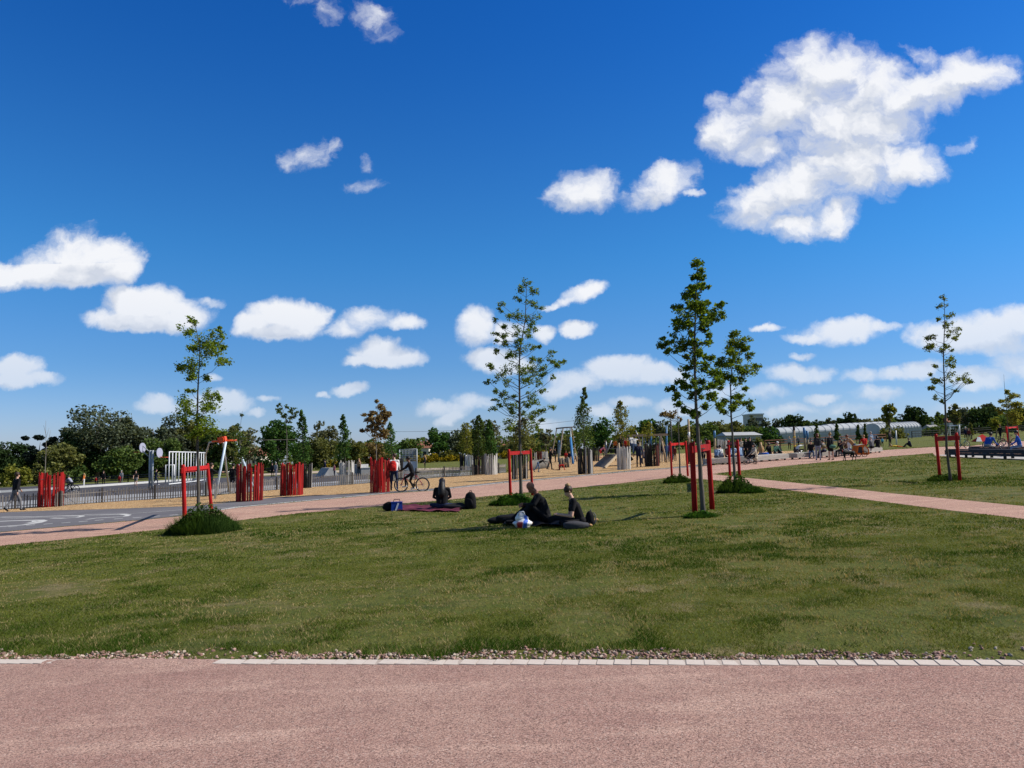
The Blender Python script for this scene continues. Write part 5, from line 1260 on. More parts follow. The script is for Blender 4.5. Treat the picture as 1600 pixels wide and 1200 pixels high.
# --- playground
person('child in a black top and pale jeans bending down beside the red stakes', g_(841, 738), 1.35, 10, 'black', 'ljeans', hair='black', lean=62, legs=((20, -14, 10), (-28, -40, 10)), hipz=.66, arms=((50, 40, 8), (70, 80, 8)), group=PG)
person('woman in black striding on the wood chips left of the blue swing', g_(860, 735), 1.74, 15, 'black', 'black', hair='black', skin='tan', style='short', female=True, legs=((16, 6, 4), (-20, -24, 4)), arms=((30, 85, 8), (32, 88, 8)), group=PG)
person('person in dark clothes holding up a phone at the blue swing', g_(868, 722), 1.7, 200, 'dark', 'char', hair='black', arms=((35, 110, 6), (30, 100, 6)), group=PG)
person('child in red crawling on the wood chips', g_(874, 735), 1.15, 355, 'red', 'maroon', skin='pale', hair='blond', hipz=.36, lean=82, klegs=(((.05, .12, .07), (-.35, .12, .08), (-1, 0, 0)), ((.0, -.12, .07), (-.4, -.12, .08), (-1, 0, 0))), karms=(((.52, .2, .30), (.58, .2, .05)), ((.56, -.2, .30), (.66, -.2, .05))), group=PG)
person('child in a red shirt standing under the blue swing', g_(884.5, 724), 1.35, 280, 'red', 'brown', hair='red', skin='tan', group=PG)
person('child in navy right of the red-shirted child under the blue swing', g_(890, 724), 1.3, 250, 'navy', 'black', hair='black', group=PG)
def up_(px, py, Y): return W(px, py, Y)
YR = 63.5
person('child with a pink and yellow helmet climbing the wooden ramp', up_(938, 716, YR), 1.2, 20, 'pink', 'red', style='helmet', hair='yellow', lean=50, hipz=.62, legs=((30, -8, 6), (-10, -20, 6)), arms=((60, 60, 8), (80, 70, 8)), shoe='red', leg='short', group=PG)
RP = 'children on the climbing deck'
for lb, px, h, tp, bt, hr, fc in (('child in a striped dark top sitting at the left of the deck', 948, 1.15, 'brown', 'char', 'brown', 200), ('child in an orange coat on the deck', 962, 1.25, 'orange', 'black', 'black', 260), ('child in black crouching on the deck beside the orange coat', 955, 1.1, 'black', 'black', 'black', 240),
        ('tall child in black behind the deck rail', 969, 1.6, 'black', 'dark', 'black', 280), ('child in a red top on the deck above the whitewashed guard', 976, 1.3, 'red', 'maroon', 'red', 270), ('child in a yellow top squeezed between red and white on the deck', 981, 1.3, 'yellow', 'char', 'blond', 250)):
    person(lb, up_(px, 709, YR + rng.uniform(.4, 1.6)), h, fc, tp, bt, hair=hr, lean=14, group=RP)
person('boy in a white T-shirt and jeans standing on the deck, back turned', up_(987, 709.5, YR + .4), 1.6, 110, 'white', 'jeans', hair='black', skin='brown', sleeve='short', group=RP)
person('boy in a white T-shirt stretching both arms out at the deck end', up_(992, 709, YR - .1), 1.45, 95, 'white', 'ljeans', hair='black', skin='brown', sleeve='short', arms=((10, 40, 78), (10, 40, 78)), group=RP)
person('broad man in navy standing with his back turned right of the whitewashed guard', g_(998.5, 731), 1.8, 95, 'navy', 'navy', hair='black', skin='brown', width=1.2, arms=((6, 20, 14), (6, 20, 14)), group=PG)
person('person in dark clothes crouching under the deck', g_(988, 726), 1.5, 180, 'dark', 'black', hair='black', lean=40, hipz=.45, legs=((70, -20, 10), (50, -40, 10)), group=PG)
person('person in grey-blue sitting behind the broad man in navy', g_(1006.5, 724), 1.6, 250, 'pgrey', 'navy', hair='black', **SIT, group=PG)
person('person in purple-grey standing left of the almost bare staked tree', g_(1043.5, 722), 1.66, 250, 'purple', 'char', hair='black', group=PG)
person('person in white and navy behind the slanted frame leg', g_(1036.5, 722), 1.6, 270, 'navy', 'lgrey', hair='black', group=PG)
for lb, px, py, h, tp, bt, hr, fc in (('child in white at the foot of the blue swing', 899, 722, 1.2, 'white', 'jeans', 'brown', 200), ('person in black watching from the far side of the ramp', 944, 716, 1.7, 'black', 'char', 'black', 300), ('person in grey standing under the climbing frame beam', 1011, 722, 1.7, 'grey', 'navy', 'brown', 200), ('child in orange running under the climbing frame', 1026, 724, 1.2, 'orange', 'dark', 'brown', 160), ('person in navy between the tall mast and the bare staked tree', 1050, 719, 1.72, 'navy', 'jeans', 'black', 250), ('adult in black behind the deck rail on the ground', 964, 721, 1.75, 'black', 'black', 'black', 270)):
    person(lb, g_(px, py), h, fc, tp, bt, hair=hr, group=PG, **(WALK if h < 1.3 else {}))
person('child in rust red between the stakes of the almost bare tree', g_(1055, 721), 1.35, 230, 'maroon', 'brown', hair='brown', group=PG)
# --- people round the benches on the right
BP = 'people at the pale benches'
def bench_seat(px, py): p = G(px, py); return p
person('bare-backed man with tanned skin standing at the left end of the benches', g_(1104, 726), 1.78, 85, 'tan', 'dark', skin='tan', hair='black', sleeve='none', group=BP)
person('dark-haired person behind the largest red stakes, at the left bench end', g_(1096, 727), 1.7, 270, 'char', 'black', hair='black', group=BP)
person('man in a pale blue-grey shirt sitting with hunched back on the first pale bench', g_(1120, 725), 1.75, 60, 'lblue', 'grey', hair='black', lean=30, **{k: v for k, v in SIT.items() if k != 'lean'}, group=BP)
person('person in a bright white shirt sitting on the first pale bench', g_(1128, 724.5), 1.72, 100, 'white', 'lgrey', hair='black', lean=22, **{k: v for k, v in SIT.items() if k != 'lean'}, group=BP)
person('person in blue jeans and pale shirt behind the fork stakes', g_(1145.5, 724), 1.7, 280, 'lblue', 'jeans', hair='brown', **SIT, group=BP)
person('person in washed-out denim sitting right of the fork stakes', g_(1157.5, 723), 1.7, 110, 'lblue', 'ljeans', hair='brown', **SIT, group=BP)
person('person in black standing in the dark group before the black guard', g_(1166, 717), 1.72, 280, 'black', 'black', hair='black', group=BP)
person('tall person in black in the dark group, nearer the woman in white', g_(1173, 717), 1.74, 260, 'black', 'dark', hair='black', group=BP)
person('woman in a long white dress sitting at the gap between two pale benches', g_(1181, 724), 1.68, 200, 'cream', 'cream', style='long', hair='black', female=True, skirt=.2, **SIT, group=BP)
person('person with a bare back and jeans sitting on the second bench', g_(1190, 720), 1.72, 80, 'tan', 'ljeans', skin='tan', hair='blond', style='long', sleeve='none', female=True, **SIT, group=BP)
person('dark-haired person in black sitting in the middle of the second bench', g_(1203, 719), 1.68, 100, 'black', 'navy', style='bob', hair='brown', female=True, **SIT, group=BP)
person('person in a wide black jacket and white cap at the right end of bench two', g_(1220, 718), 1.74, 130, 'black', 'black', style='cap', hair='white', width=1.25, lean=20, **{k: v for k, v in SIT.items() if k != 'lean'}, group=BP)
person('person in white and dark standing on the far lawn behind the black jacket', g_(1234, 703), 1.7, 250, 'lgrey', 'char', hair='blond', group=PG)
person('person in grey walking on the far lawn left of the striped pole', g_(1248, 700), 1.7, 200, 'grey', 'black', hair='grey', **WALK, group=PG)
person('person in lilac behind the white pram hood', g_(1261, 703), 1.65, 260, 'lblue', 'navy', hair='blond', group=PG)
person('woman with pale trousers and a khaki jacket tied on, standing on the path', g_(1279, 720), 1.72, 80, 'char', 'pgrey', style='bob', hair='red', female=True, width=1.12, group=PG)
person('woman in a short black skirt with bare legs and a green bag, on the path', g_(1299, 719.5), 1.72, 100, 'dark', 'black', style='bun', hair='blond', female=True, leg='short', skirt=.16, shoe='brown', group=PG)
person('woman with long black hair sitting on the third bench', g_(1316, 714), 1.66, 200, 'black', 'black', style='long', hair='black', female=True, **SIT, group=BP)
person('small dark-haired person sitting beside the woman with long black hair', g_(1323, 713), 1.5, 200, 'brown', 'grey', hair='black', **SIT, group=BP)
person('person in blue jeans bending forward with a bare back, right of the dog', g_(1335, 714), 1.76, 180, 'tan', 'jeans', skin='tan', hair='red', lean=42, hipz=.86, legs=((14, 2, 8), (-14, -18, 8)), arms=((50, 50, 8), (55, 60, 8)), sleeve='none', group=BP)
person('person in a red jacket sitting high behind the orange trailer', g_(1352, 707), 1.8, 90, 'red', 'dark', hair='blond', width=1.2, **{**SIT, 'hipz': .62}, group=BP)
person('person in pale blue behind the red jacket', g_(1361.5, 704), 1.72, 280, 'lblue', 'grey', hair='grey', group=BP)
person('grey-haired person in a grey coat sitting on the fourth bench', g_(1364, 708.5), 1.7, 110, 'grey', 'black', hair='grey', **SIT, group=BP)
person('person all in black sitting at the right end of the fourth bench', g_(1372, 707.5), 1.7, 70, 'black', 'black', hair='black', style='hood', **SIT, group=BP) if False else person('person all in black sitting at the right end of the fourth bench', g_(1372, 707.5), 1.7, 70, 'black', 'black', hair='black', style='bob', **SIT, group=BP)
person('toddler in pale blue standing on the lawn right of the benches', g_(1379, 698), 1.05, 270, 'cyan', 'dark', hair='blond', group=PG)
person('adult in a dark coat standing beside the toddler in pale blue', g_(1391, 698.5), 1.74, 300, 'char', 'dark', hair='black', width=1.15, arms=((10, 30, 12), (30, 50, 10)), group=PG)
person('person in yellow lying on the lawn in the sun', g_(1402, 699.5), 1.65, 180, 'yellow', 'orange', hair='blond', hipz=.13, lean=84, klegs=(((-.42, .1, .10), (-.84, .1, .06), (-1, 0, 0)), ((-.42, -.1, .10), (-.84, -.1, .06), (-1, 0, 0))), karms=(((.62, .22, .1), (.8, .1, .08)), ((.62, -.22, .1), (.8, -.1, .08))), group=PG)
person('person reading on the lawn right of the one in yellow', g_(1423, 698.5), 1.68, 175, 'navy', 'black', hair='brown', **gsit(), group=PG)
person('person in navy standing by the goal', g_(1509.5, 688.5), 1.76, 270, 'navy', 'black', style='cap', hair='white', group=PG)
person('person in a dark red top beside the one in navy at the goal', g_(1514.5, 688.5), 1.55, 250, 'maroon', 'char', hair='red', group=PG)
person('person in a blue and turquoise jacket sitting bent over on the rear dark bench', g_(1543, 709), 1.78, 20, 'blue', 'lgrey', hair='black', skin='tan', width=1.3, lean=34, **{k: v for k, v in SIT.items() if k != 'lean'}, group=PG)
person('person walking in black on the lawn left of the rightmost stakes', g_(1563.5, 688.5), 1.75, 30, 'black', 'black', skin='tan', hair='red', **WALK, group=PG)
person('person in dark blue sitting on the dark bench at the right edge', g_(1595, 712), 1.72, 150, 'blue', 'ljeans', hair='black', skin='tan', **SIT, group=PG)
for lb, px, py, h, tp, bt, hr, fc, po in (('person in a pale top standing behind the dark group at the benches', 1159, 714, 1.7, 'cream', 'jeans', 'brown', 260, {}), ('seated person in maroon left of the fork stakes', 1137, 724, 1.68, 'maroon', 'dark', 'black', 280, SIT), ('person in dark green sitting next to the wide black jacket', 1212, 718.5, 1.66, 'green', 'char', 'brown', 290, SIT),
        ('seated person in grey between the two standing women', 1289, 715.5, 1.66, 'grey', 'navy', 'black', 120, SIT), ('seated person in black left of the two standing women', 1268, 716.5, 1.66, 'black', 'jeans', 'brown', 250, SIT), ('seated person in white at the left end of the fourth bench', 1327, 712, 1.6, 'white', 'ljeans', 'brown', 260, SIT)):
    person(lb, g_(px, py), h, fc, tp, bt, hair=hr, group=BP, **po)
flush_people()

# ---------------------------------------------------------------- things people brought
def blob(mb, c, r, seed, mi=0, seg=14, rings=9, flat=0):
    rr = random.Random(seed); b = len(mb.v); mb.ell(c, r, seg, rings, mi)
    ph = [rr.uniform(0, 6) for _ in range(4)]
    for i in range(b, len(mb.v)):
        v = Vector(mb.v[i]); d = v - Vector(c); w = 1 + .10 * math.sin(d.x / r[0] * 4 + ph[0]) + .08 * math.sin(d.y / r[1] * 5 + ph[1]) + .07 * math.sin(d.z / r[2] * 6 + ph[2])
        q = Vector(c) + d * w
        if q.z < flat: q.z = flat
        mb.v[i] = tuple(q)
STRW = cloth('strapw', (.6, .62, .7))
def backpack(name, label, loc, rz, body, trim, s=1.0, group=None, lie=False):
    root = empty(name, loc, rz, label, 'backpack', group)
    m_ = MB(); n = 9
    for i in range(n):
        f = i / (n - 1); w = .16 * (1 - .35 * f ** 3) * s; d = .12 * (1 - .35 * f ** 2) * s; m_.v += []
    prof = [(0, .15, .11), (.03, .165, .125), (.16, .168, .13), (.32, .155, .118), (.42, .12, .09), (.47, .06, .045), (.48, .01, .01)]
    vs = []; fs = []; k = 14
    for z, w, d in prof:
        for j in range(k):
            a = 2 * math.pi * j / k; c_, s_ = math.cos(a), math.sin(a); q = (abs(c_) ** 3 + abs(s_) ** 3) ** (-1 / 3)
            vs.append((d * c_ * q * s, w * s_ * q * s, z * s))
    for i in range(len(prof) - 1):
        for j in range(k): fs.append((i * k + j, i * k + (j + 1) % k, i * k + k + (j + 1) % k, i * k + k + j))
    fs.append(tuple(range(k - 1, -1, -1))); m_.add(vs, fs, 0, True); m_.build('bag', body, root)
    p_ = MB(); blob(p_, (.12 * s, 0, .16 * s), (.05 * s, .12 * s, .13 * s), 3); p_.build('pocket', body, root)
    for sd in (1, -1):
        MB().tube([(-.10 * s, sd * .07 * s, .43 * s), (-.17 * s, sd * .08 * s, .33 * s), (-.17 * s, sd * .09 * s, .15 * s), (-.11 * s, sd * .10 * s, .05 * s)], .018 * s, 6).build('strap', trim, root)
    MB().tube([(-.03 * s, -.03 * s, .46 * s), (-.03 * s, -.02 * s, .52 * s), (-.03 * s, .02 * s, .52 * s), (-.03 * s, .03 * s, .46 * s)], .01 * s, 6).build('handle', trim, root)
    return root
backpack('backpack', 'black backpack standing on the grass right of the maroon blanket', g_(735, 795), R(250), cm('black'), cm('dark'), 1.02)
q_ = g_(616, 768); backpack('backpack', 'red backpack on the back of the person in the white jacket', (q_.x - .01, q_.y - .27, q_.z + .98), R(-85), cm('red'), cm('black'), 1.0)
backpack('backpack', 'small black bag lying by the feet of the kneeling woman', g_(922, 821), R(200), cm('black'), cm('grey'), .62)
# blanket, with folds
def blanket(label, outline, mt, seed, amp=.03, cat='blanket'):
    P = [G(*p) for p in outline]; c = sum(P, Vector()) / len(P); m_ = MB(); n = 26
    A, B, C_, D = P
    vs = []; rr = random.Random(seed); ph = [rr.uniform(0, 6) for _ in range(3)]
    for i in range(n + 1):
        for j in range(n + 1):
            u, v = i / n, j / n; p = A.lerp(B, u).lerp(D.lerp(C_, u), v) - c
            p.x += .05 * math.sin(v * 9 + ph[0]); p.y += .05 * math.sin(u * 8 + ph[1])
            p.z = gz(p.x + c.x) - c.z + .025 + amp * (math.sin(u * 17 + 5 * v + ph[2]) * math.sin(v * 11 + 3 * u) + .6 * math.sin(u * 31 + v * 7)) * .6 + amp * .6
            vs.append(tuple(p))
    fs = [(i * (n + 1) + j, (i + 1) * (n + 1) + j, (i + 1) * (n + 1) + j + 1, i * (n + 1) + j + 1) for i in range(n) for j in range(n)]
    m_.add(vs, fs, 0, True); return tag(m_.build('blanket', mt, loc=c), label, cat)
blanket('maroon and pink blanket spread under the woman with long black hair', [(618, 799), (716, 801), (728, 792), (628, 790)], mat('blanket_pink', (.19, .045, .07), .9, .5, 3, .5, 30, .1, second=(.07, .012, .03)), 4)
blanket('dark crumpled cloth under the bald man and the kneeling woman', [(790, 822), (925, 826), (930, 812), (795, 808)], cloth('blanketdark', (.016, .016, .02)), 5, .05)
# plastic carrier bag
mb = MB(); blob(mb, (0, 0, .09), (.21, .13, .12), 8, 0, 26, 16, .0); blob(mb, (-.03, 0, .19), (.13, .09, .12), 9, 0, 20, 12)
c = g_(817, 825)
def m_bag():
    mt, t = newmat('carrier_bag'); tc = t.node('ShaderNodeTexCoord'); s = t.node('ShaderNodeSeparateXYZ'); t.l.new(tc.outputs['Object'], s.inputs[0])
    n = t.noise(tc.outputs['Object'], 5, 3, .5)
    x = t.math('ADD', s.outputs[0], t.math('MULTIPLY', t.math('SUBTRACT', n, .5), .18)); z = s.outputs[2]
    cc = t.mix(t.math('MULTIPLY', t.ramp(x, .0, .02), t.ramp(x, .12, .10)), (.72, .72, .74, 1), (.02, .10, .50, 1))
    cc = t.mix(t.math('MULTIPLY', t.ramp(x, .02, -.02), t.math('MULTIPLY', t.ramp(z, .16, .12), t.ramp(x, -.16, -.12))), cc, (.35, .015, .03, 1))
    cc = t.mix(t.math('MULTIPLY', t.ramp(x, .19, .21), t.ramp(z, .14, .10)), cc, (.65, .38, .05, 1))
    finish(t, principled(t, cc, .35, .5, 0, bump(t, t.noise(tc.outputs['Object'], 14, 4, .6), .7, .03))); return mt
b_ = empty('carrier_bag', c, 0, 'white plastic carrier bag printed blue and red beside the bald man', 'bag'); mb.build('bag', m_bag(), b_)
for sd in (-.05, .06): MB().tube([(-.08, sd, .26), (-.07, sd * 1.4, .33), (.02, sd * 1.5, .34), (.05, sd, .26)], .012, 6).build('handle', mat('bag_white', (.7, .7, .72), .4), b_)
# cooler bag and dark bundle left of the blanket
c = g_(620, 798); b_ = empty('cooler_bag', c, R(12), 'blue cooler bag with a white band at the left end of the maroon blanket', 'bag')
MB().box((0, 0, .12), (.34, .22, .24), taper=.94).build('body', cloth('coolblue', (.015, .05, .30)), b_); MB().box((.0, -.004, .12), (.05, .235, .235), ry=.35, taper=.97).build('band', STRW, b_)
MB().box((0, 0, .255), (.34, .22, .03)).build('lid', cloth('coolblue', (.015, .05, .30)), b_); MB().tube([(-.1, 0, .26), (-.08, 0, .34), (.08, 0, .34), (.1, 0, .26)], .012, 6).build('handle', cm('navy'), b_)
mb = MB(); blob(mb, (0, 0, .12), (.2, .16, .15), 21); tag(mb.build('bundle', cm('black'), loc=g_(607.5, 798)), 'rounded black bundle leaning on the blue cooler bag', 'bag')
mb = MB(); blob(mb, (0, 0, .07), (.34, .2, .12), 22); tag(mb.build('jacket', cm('dark'), loc=g_(713, 796)), 'dark jacket heaped beside the woman with long black hair', 'jacket')
mb = MB(); blob(mb, (0, 0, .08), (.36, .2, .13), 23); blob(mb, (-.3, .05, .05), (.25, .16, .09), 24); tag(mb.build('jacket', cm('black'), loc=g_(800, 817)), 'black jacket heaped left of the carrier bag', 'jacket')
mb = MB(); blob(mb, (0, 0, .12), (.30, .20, .22), 31); blob(mb, (-.22, .02, .08), (.22, .16, .14), 32); tag(mb.build('coat', cm('black'), loc=g_(838, 816.5)), 'black coat bunched under the drawn-up knees of the bald man', 'coat')
mb = MB(); blob(mb, (0, 0, .06), (.3, .18, .13), 33); tag(mb.build('coat', cm('black'), loc=g_(876, 818)), 'black coat lying between the bald man and the kneeling woman', 'coat')
mb = MB(); blob(mb, (0, 0, .06), (.3, .16, .09), 25); tag(mb.build('jacket', cloth('greycloth', (.05, .05, .058)), loc=g_(900, 826)), 'dark grey jacket heaped in front of the kneeling woman', 'jacket')
mb = MB(); blob(mb, (0, 0, .1), (.14, .1, .13), 26); tag(mb.build('shoulder_bag', cloth('khakib', (.20, .16, .09)), loc=g_(1287, 719.5) + Vector((0, -.15, .78))), 'khaki jacket bundle hanging at the hip of the woman in pale trousers', 'jacket')
mb = MB(); blob(mb, (0, 0, .1), (.2, .1, .13), 27); tag(mb.build('shoulder_bag', cm('green'), loc=g_(1300, 719.5) + Vector((0, -.2, .78))), 'green bag at the hip of the bare-legged woman', 'bag')
mb = MB(); blob(mb, (0, 0, .06), (.25, .14, .09), 28); tag(mb.build('folded_blanket', cm('blue'), loc=g_(1197, 720) + Vector((0, 0, .44))), 'blue and white bundle on the second pale bench', 'bundle')

# ---------------------------------------------------------------- bicycles
TYRE = mat('tyre', (.015, .015, .015), .8, .15, 20, .2); CHROME = mat('steel', (.45, .46, .48), .35, .1, 8, 0, metallic=.8); 
def bicycle(name, label, loc, rz, fm, s=1.0, group='bicycles'):
    root = empty(name, loc, rz, label, 'bicycle', group, scale=s); r = .31
    for x in (-.50, .50):
        w = MB(); w.tube([(x + .02 * math.cos(a * math.pi / 12), .02 * math.sin(a * math.pi / 12), r) for a in range(24)], .02, 6, closed=True)
        w = w.build('wheel', CHROME, root)
        MB().tube([(x + r * math.cos(a * math.pi / 16), 0, r + r * math.sin(a * math.pi / 16)) for a in range(32)], .026, 8, closed=True).build('tyre', TYRE, w)
        MB().tube([(x + (r - .03) * math.cos(a * math.pi / 16), 0, r + (r - .03) * math.sin(a * math.pi / 16)) for a in range(32)], .012, 6, closed=True).build('rim', CHROME, w)
        sp = MB()
        for a in range(16): sp.tube([(x, 0, r), (x + (r - .03) * math.cos(a * math.pi / 8), 0, r + (r - .03) * math.sin(a * math.pi / 8))], .0035, 4)
        sp.build('spokes', CHROME, w)
    f = MB(); bb = (-.08, 0, .29); st = (-.22, 0, .74); hd = (.33, 0, .80); hb = (.36, 0, .66)
    for a, b in ((bb, st), (st, hd), (bb, hb), (hb, hd)): f.tube([a, b], .018, 8)
    for y in (-.05, .05):
        f.tube([bb, (-.5, y, .31)], .012, 6); f.tube([st, (-.5, y, .31)], .010, 6); f.tube([hb, (.40, y, .55), (.5, y, .31)], .014, 6)
    f.build('frame', fm, root)
    MB().tube([hd, (.30, 0, .95)], .014, 6).tube([(.24, -.28, .98), (.31, -.18, .96), (.31, .18, .96), (.24, .28, .98)], .013, 6).build('handlebar', TYRE, root)
    sd = MB(); sd.tube([st, (-.25, 0, .86)], .014, 6); sd.ell((-.27, 0, .88), (.13, .07, .035), 12, 6); sd.build('saddle', TYRE, root)
    pd = MB(); pd.tube([(-.08, -.09, .29), (-.08, .09, .29)], .02, 8); pd.disc((-.08, .05, .29), .09, (0, 1, 0), .01); pd.tube([(-.08, -.09, .29), (.03, -.09, .17)], .011, 6); pd.tube([(-.08, .09, .29), (-.19, .09, .41)], .011, 6); pd.build('crank', TYRE, root); MB().box((.03, -.13, .17), (.09, .08, .02)).build('pedal', TYRE, root); MB().box((-.19, .13, .41), (.09, .08, .02)).build('pedal', TYRE, root)
    return root
bicycle('bicycle', 'red-framed bicycle with pale tyres ridden by the cyclist in black', g_(643.5, 768), R(176), mat('bike_red', (.45, .04, .06), .35, .1, 4, 0, spec=.5), 1.0)
bicycle('bicycle', 'dark bicycle ridden by the cyclist in grey', g_(111, 769.5), R(175), cm('char'), .95)
bicycle('bicycle', 'small bicycle ridden by the child in pale clothes', g_(99, 770), R(185), cm('blue'), .65)
bicycle('bicycle', 'green bicycle parked behind the far right stakes', g_(1504, 701), R(20), cm('green'), 1.0)
bicycle('bicycle', 'pink bicycle parked left of the rightmost stakes', g_(1576, 697), R(170), cm('pink'), 1.0)
bicycle('bicycle', 'dark bicycle leaning behind the person in the blue jacket', g_(1556, 702), R(160), cm('dark'), 1.0)

# ---------------------------------------------------------------- dog
c = g_(1326, 720); d_ = empty('dog', c, R(178), 'black dog standing on the path right of the bare-legged woman', 'dog')
P = []
def cp(a, b, ra, rb, m=0): P.append((Vector(a), Vector(b), ra, rb, m))
cp((.22, 0, .50), (-.08, 0, .50), .13, .115); cp((-.08, 0, .50), (-.30, 0, .51), .105, .10); cp((.25, 0, .52), (.40, 0, .64), .085, .065); cp((.42, 0, .67), (.50, 0, .66), .072, .06); cp((.50, 0, .645), (.62, 0, .62), .043, .03)
for y in (.055, -.055): cp((.42, y, .73), (.40, y * 1.3, .66), .024, .016)
cp((-.36, 0, .54), (-.46, 0, .44), .03, .022); cp((-.46, 0, .44), (-.54, 0, .30), .022, .012)
for y, o in ((.075, .05), (-.075, -.06)):
    cp((.24, y, .45), (.23 + o, y, .26), .058, .035); cp((.23 + o, y, .26), (.24 + o * 1.6, y, .05), .03, .022); cp((.24 + o * 1.6, y, .035), (.29 + o * 1.6, y, .028), .028, .024)
    cp((-.28, y, .46), (-.22 - o, y, .28), .075, .045); cp((-.22 - o, y, .28), (-.36 - o, y, .20), .036, .026); cp((-.36 - o, y, .20), (-.33 - o * 1.4, y, .05), .025, .021); cp((-.33 - o * 1.4, y, .032), (-.28 - o * 1.4, y, .028), .028, .024)
mb = MB()
for a, b, ra, rb, m in P: mb.ell(a, ra, 10, 6); mb.ell(b, rb, 10, 6); mb.tube([a, b], [ra, rb], 10)
o = mb.build('body', cm('black'), d_); md = o.modifiers.new('r', 'REMESH'); md.mode = 'VOXEL'; md.voxel_size = .014; sm = o.modifiers.new('s', 'SMOOTH'); sm.iterations = 2
QUEUE.clear(); QUEUE.append((o, [(tuple(a), tuple(b), ra, rb, 0) for a, b, ra, rb, m in P], [mat('black_fur', (.014, .012, .011), .7, .3, 30, .8, 80)])); flush_people()
MB().tube([(.355 + .0, .078 * math.cos(k * .628), .60 + .078 * math.sin(k * .628)) for k in range(10)], .012, 5, closed=True).build('collar', cm('red'), d_)

# ---------------------------------------------------------------- benches
BW = mat('bench_wood', (.40, .375, .34), .85, .3, 2.5, .5, 14, .15, second=(.25, .23, .21), stretch=(.4, 3, 3)); BD = mat('bench_dark', (.055, .053, .06), .8, .3, 2.5, .5, 14, .15, stretch=(.4, 3, 3)); LEGM = mat('bench_leg', (.03, .03, .03), .6, .2, 5, .1)
def bench(label, a, b, wm, depth=.9, h=.45, legs=3, lift=.0, group='long low benches'):
    A, B = G(*a), G(*b); c = (A + B) / 2; d = B - A; L_ = d.length; rz = math.atan2(d.y, d.x); root = empty('bench', c, rz, label, 'bench', group)
    root.rotation_euler = (0, -math.asin(d.z / L_), rz)
    m_ = MB(); n = 5
    for i in range(n): m_.box((0, .02 + depth * (i + .5) / n, h - .03), (L_, depth / n - .012, .06))
    m_.build('seat', wm, root)
    f = MB(); 
    for i in range(2): f.box((0, 0, h - .13 - i * .135), (L_, .04, .128))
    for sx in (-1, 1):
        for i in range(2): f.box((sx * (L_ / 2 - .03), depth / 2 + .03, h - .13 - i * .135), (.04, depth - .03, .128))
    f.build('apron', wm, root)
    for i in range(legs):
        x = -L_ / 2 + .35 + (L_ - .7) * i / max(1, legs - 1)
        for y in (.10, depth - .1): MB().box((x, y, .08), (.12, .10, .24)).build('leg', LEGM, root)
bench('first pale bench, where the two people in white shirts sit', (1108, 727.5), (1168, 724), BW, .9)
bench('second pale bench, carrying the person in the wide black jacket', (1175, 723), (1233, 718.5), BW, .9)
bench('third pale bench, behind the woman with pale trousers', (1246, 718), (1311, 713.5), BW, .9)
bench('fourth pale bench at the right end of the row, behind the orange trailer', (1319, 712.5), (1379, 707), BW, .9)
bench('near dark bench reaching out of the right edge', (1477, 714), (1650, 720), BD, .55, .46, 6)
bench('rear dark bench under the person in the blue jacket', (1514, 709), (1600, 712), BD, .6, .46, 4)

# ---------------------------------------------------------------- prams and the trailer
def pram(label, loc, rz, hoodm, bodym):
    root = empty('pram', loc, rz, label, 'pram', 'prams among the benches')
    b = MB(); b.box((0, 0, .52), (.62, .38, .2), taper=1.12); b.ell((0, 0, .45), (.3, .19, .12), 12, 6); b.build('basket', bodym, root)
    hv = MB(); k = 8; vs = []; fs = []
    for i in range(k + 1):
        a = math.pi * .62 * i / k
        for j in range(9):
            w = -1 + 2 * j / 8; vs.append((-.26 + .36 * math.cos(a) * (1 - .12 * w * w) + .05, w * .22, .60 + .36 * math.sin(a) * (1 - .15 * w * w)))
    for i in range(k):
        for j in range(8): fs.append((i * 9 + j, i * 9 + j + 1, i * 9 + j + 10, i * 9 + j + 9))
    hv.add(vs, fs, 0, True); hv.build('hood', hoodm, root)
    f = MB(); f.tube([(.28, .2, .42), (-.36, .22, 1.0), (-.36, -.22, 1.0), (.28, -.2, .42)], .013, 6); f.tube([(-.28, .2, .14), (.2, .2, .5)], .013, 6); f.tube([(-.28, -.2, .14), (.2, -.2, .5)], .013, 6); f.tube([(.28, .2, .12), (-.2, .2, .5)], .013, 6); f.tube([(.28, -.2, .12), (-.2, -.2, .5)], .013, 6); f.build('frame', CHROME, root)
    for x in (-.3, .3):
        for y in (-.22, .22): MB().tube([(x + .11 * math.cos(a * .52), y, .125 + .11 * math.sin(a * .52)) for a in range(12)], .018, 6, closed=True).tube([(x - .1, y, .125), (x + .1, y, .125)], .006, 4).tube([(x, y, .025), (x, y, .225)], .006, 4).build('wheel', TYRE, root)
pram('pram with a large white hood left of the woman in pale trousers', g_(1257, 714) + Vector((0, 1.2, 0)), R(190), cm('white'), cm('char'))
pram('black pram in the gap between the first two pale benches', g_(1172, 725.5), R(170), cm('black'), cm('black'))
c = g_(1345, 714); t_ = empty('bicycle_trailer', c, R(5), 'orange and grey child trailer parked before the fourth pale bench', 'trailer')
b = MB(); L_ = .95
prof = [(-.42, .16), (-.46, .42), (-.34, .80), (.16, .86), (.44, .52), (.46, .2), (.34, .14)]
vs = []
for y in (-.34, .34): vs += [(x, y, z) for x, z in prof]
n = len(prof); b.add(vs, [tuple(range(n)), tuple(range(2 * n - 1, n - 1, -1))] + [(i, n + i, n + (i + 1) % n, (i + 1) % n) for i in range(n)]); b.build('cabin', cm('orange'), t_)
MB().add([(.10, -.345, .28), (.36, -.345, .32), (.34, -.345, .52), (.14, -.345, .74), (.02, -.345, .6)], [(0, 1, 2, 3, 4)]).build('side_window', cm('cream'), t_)
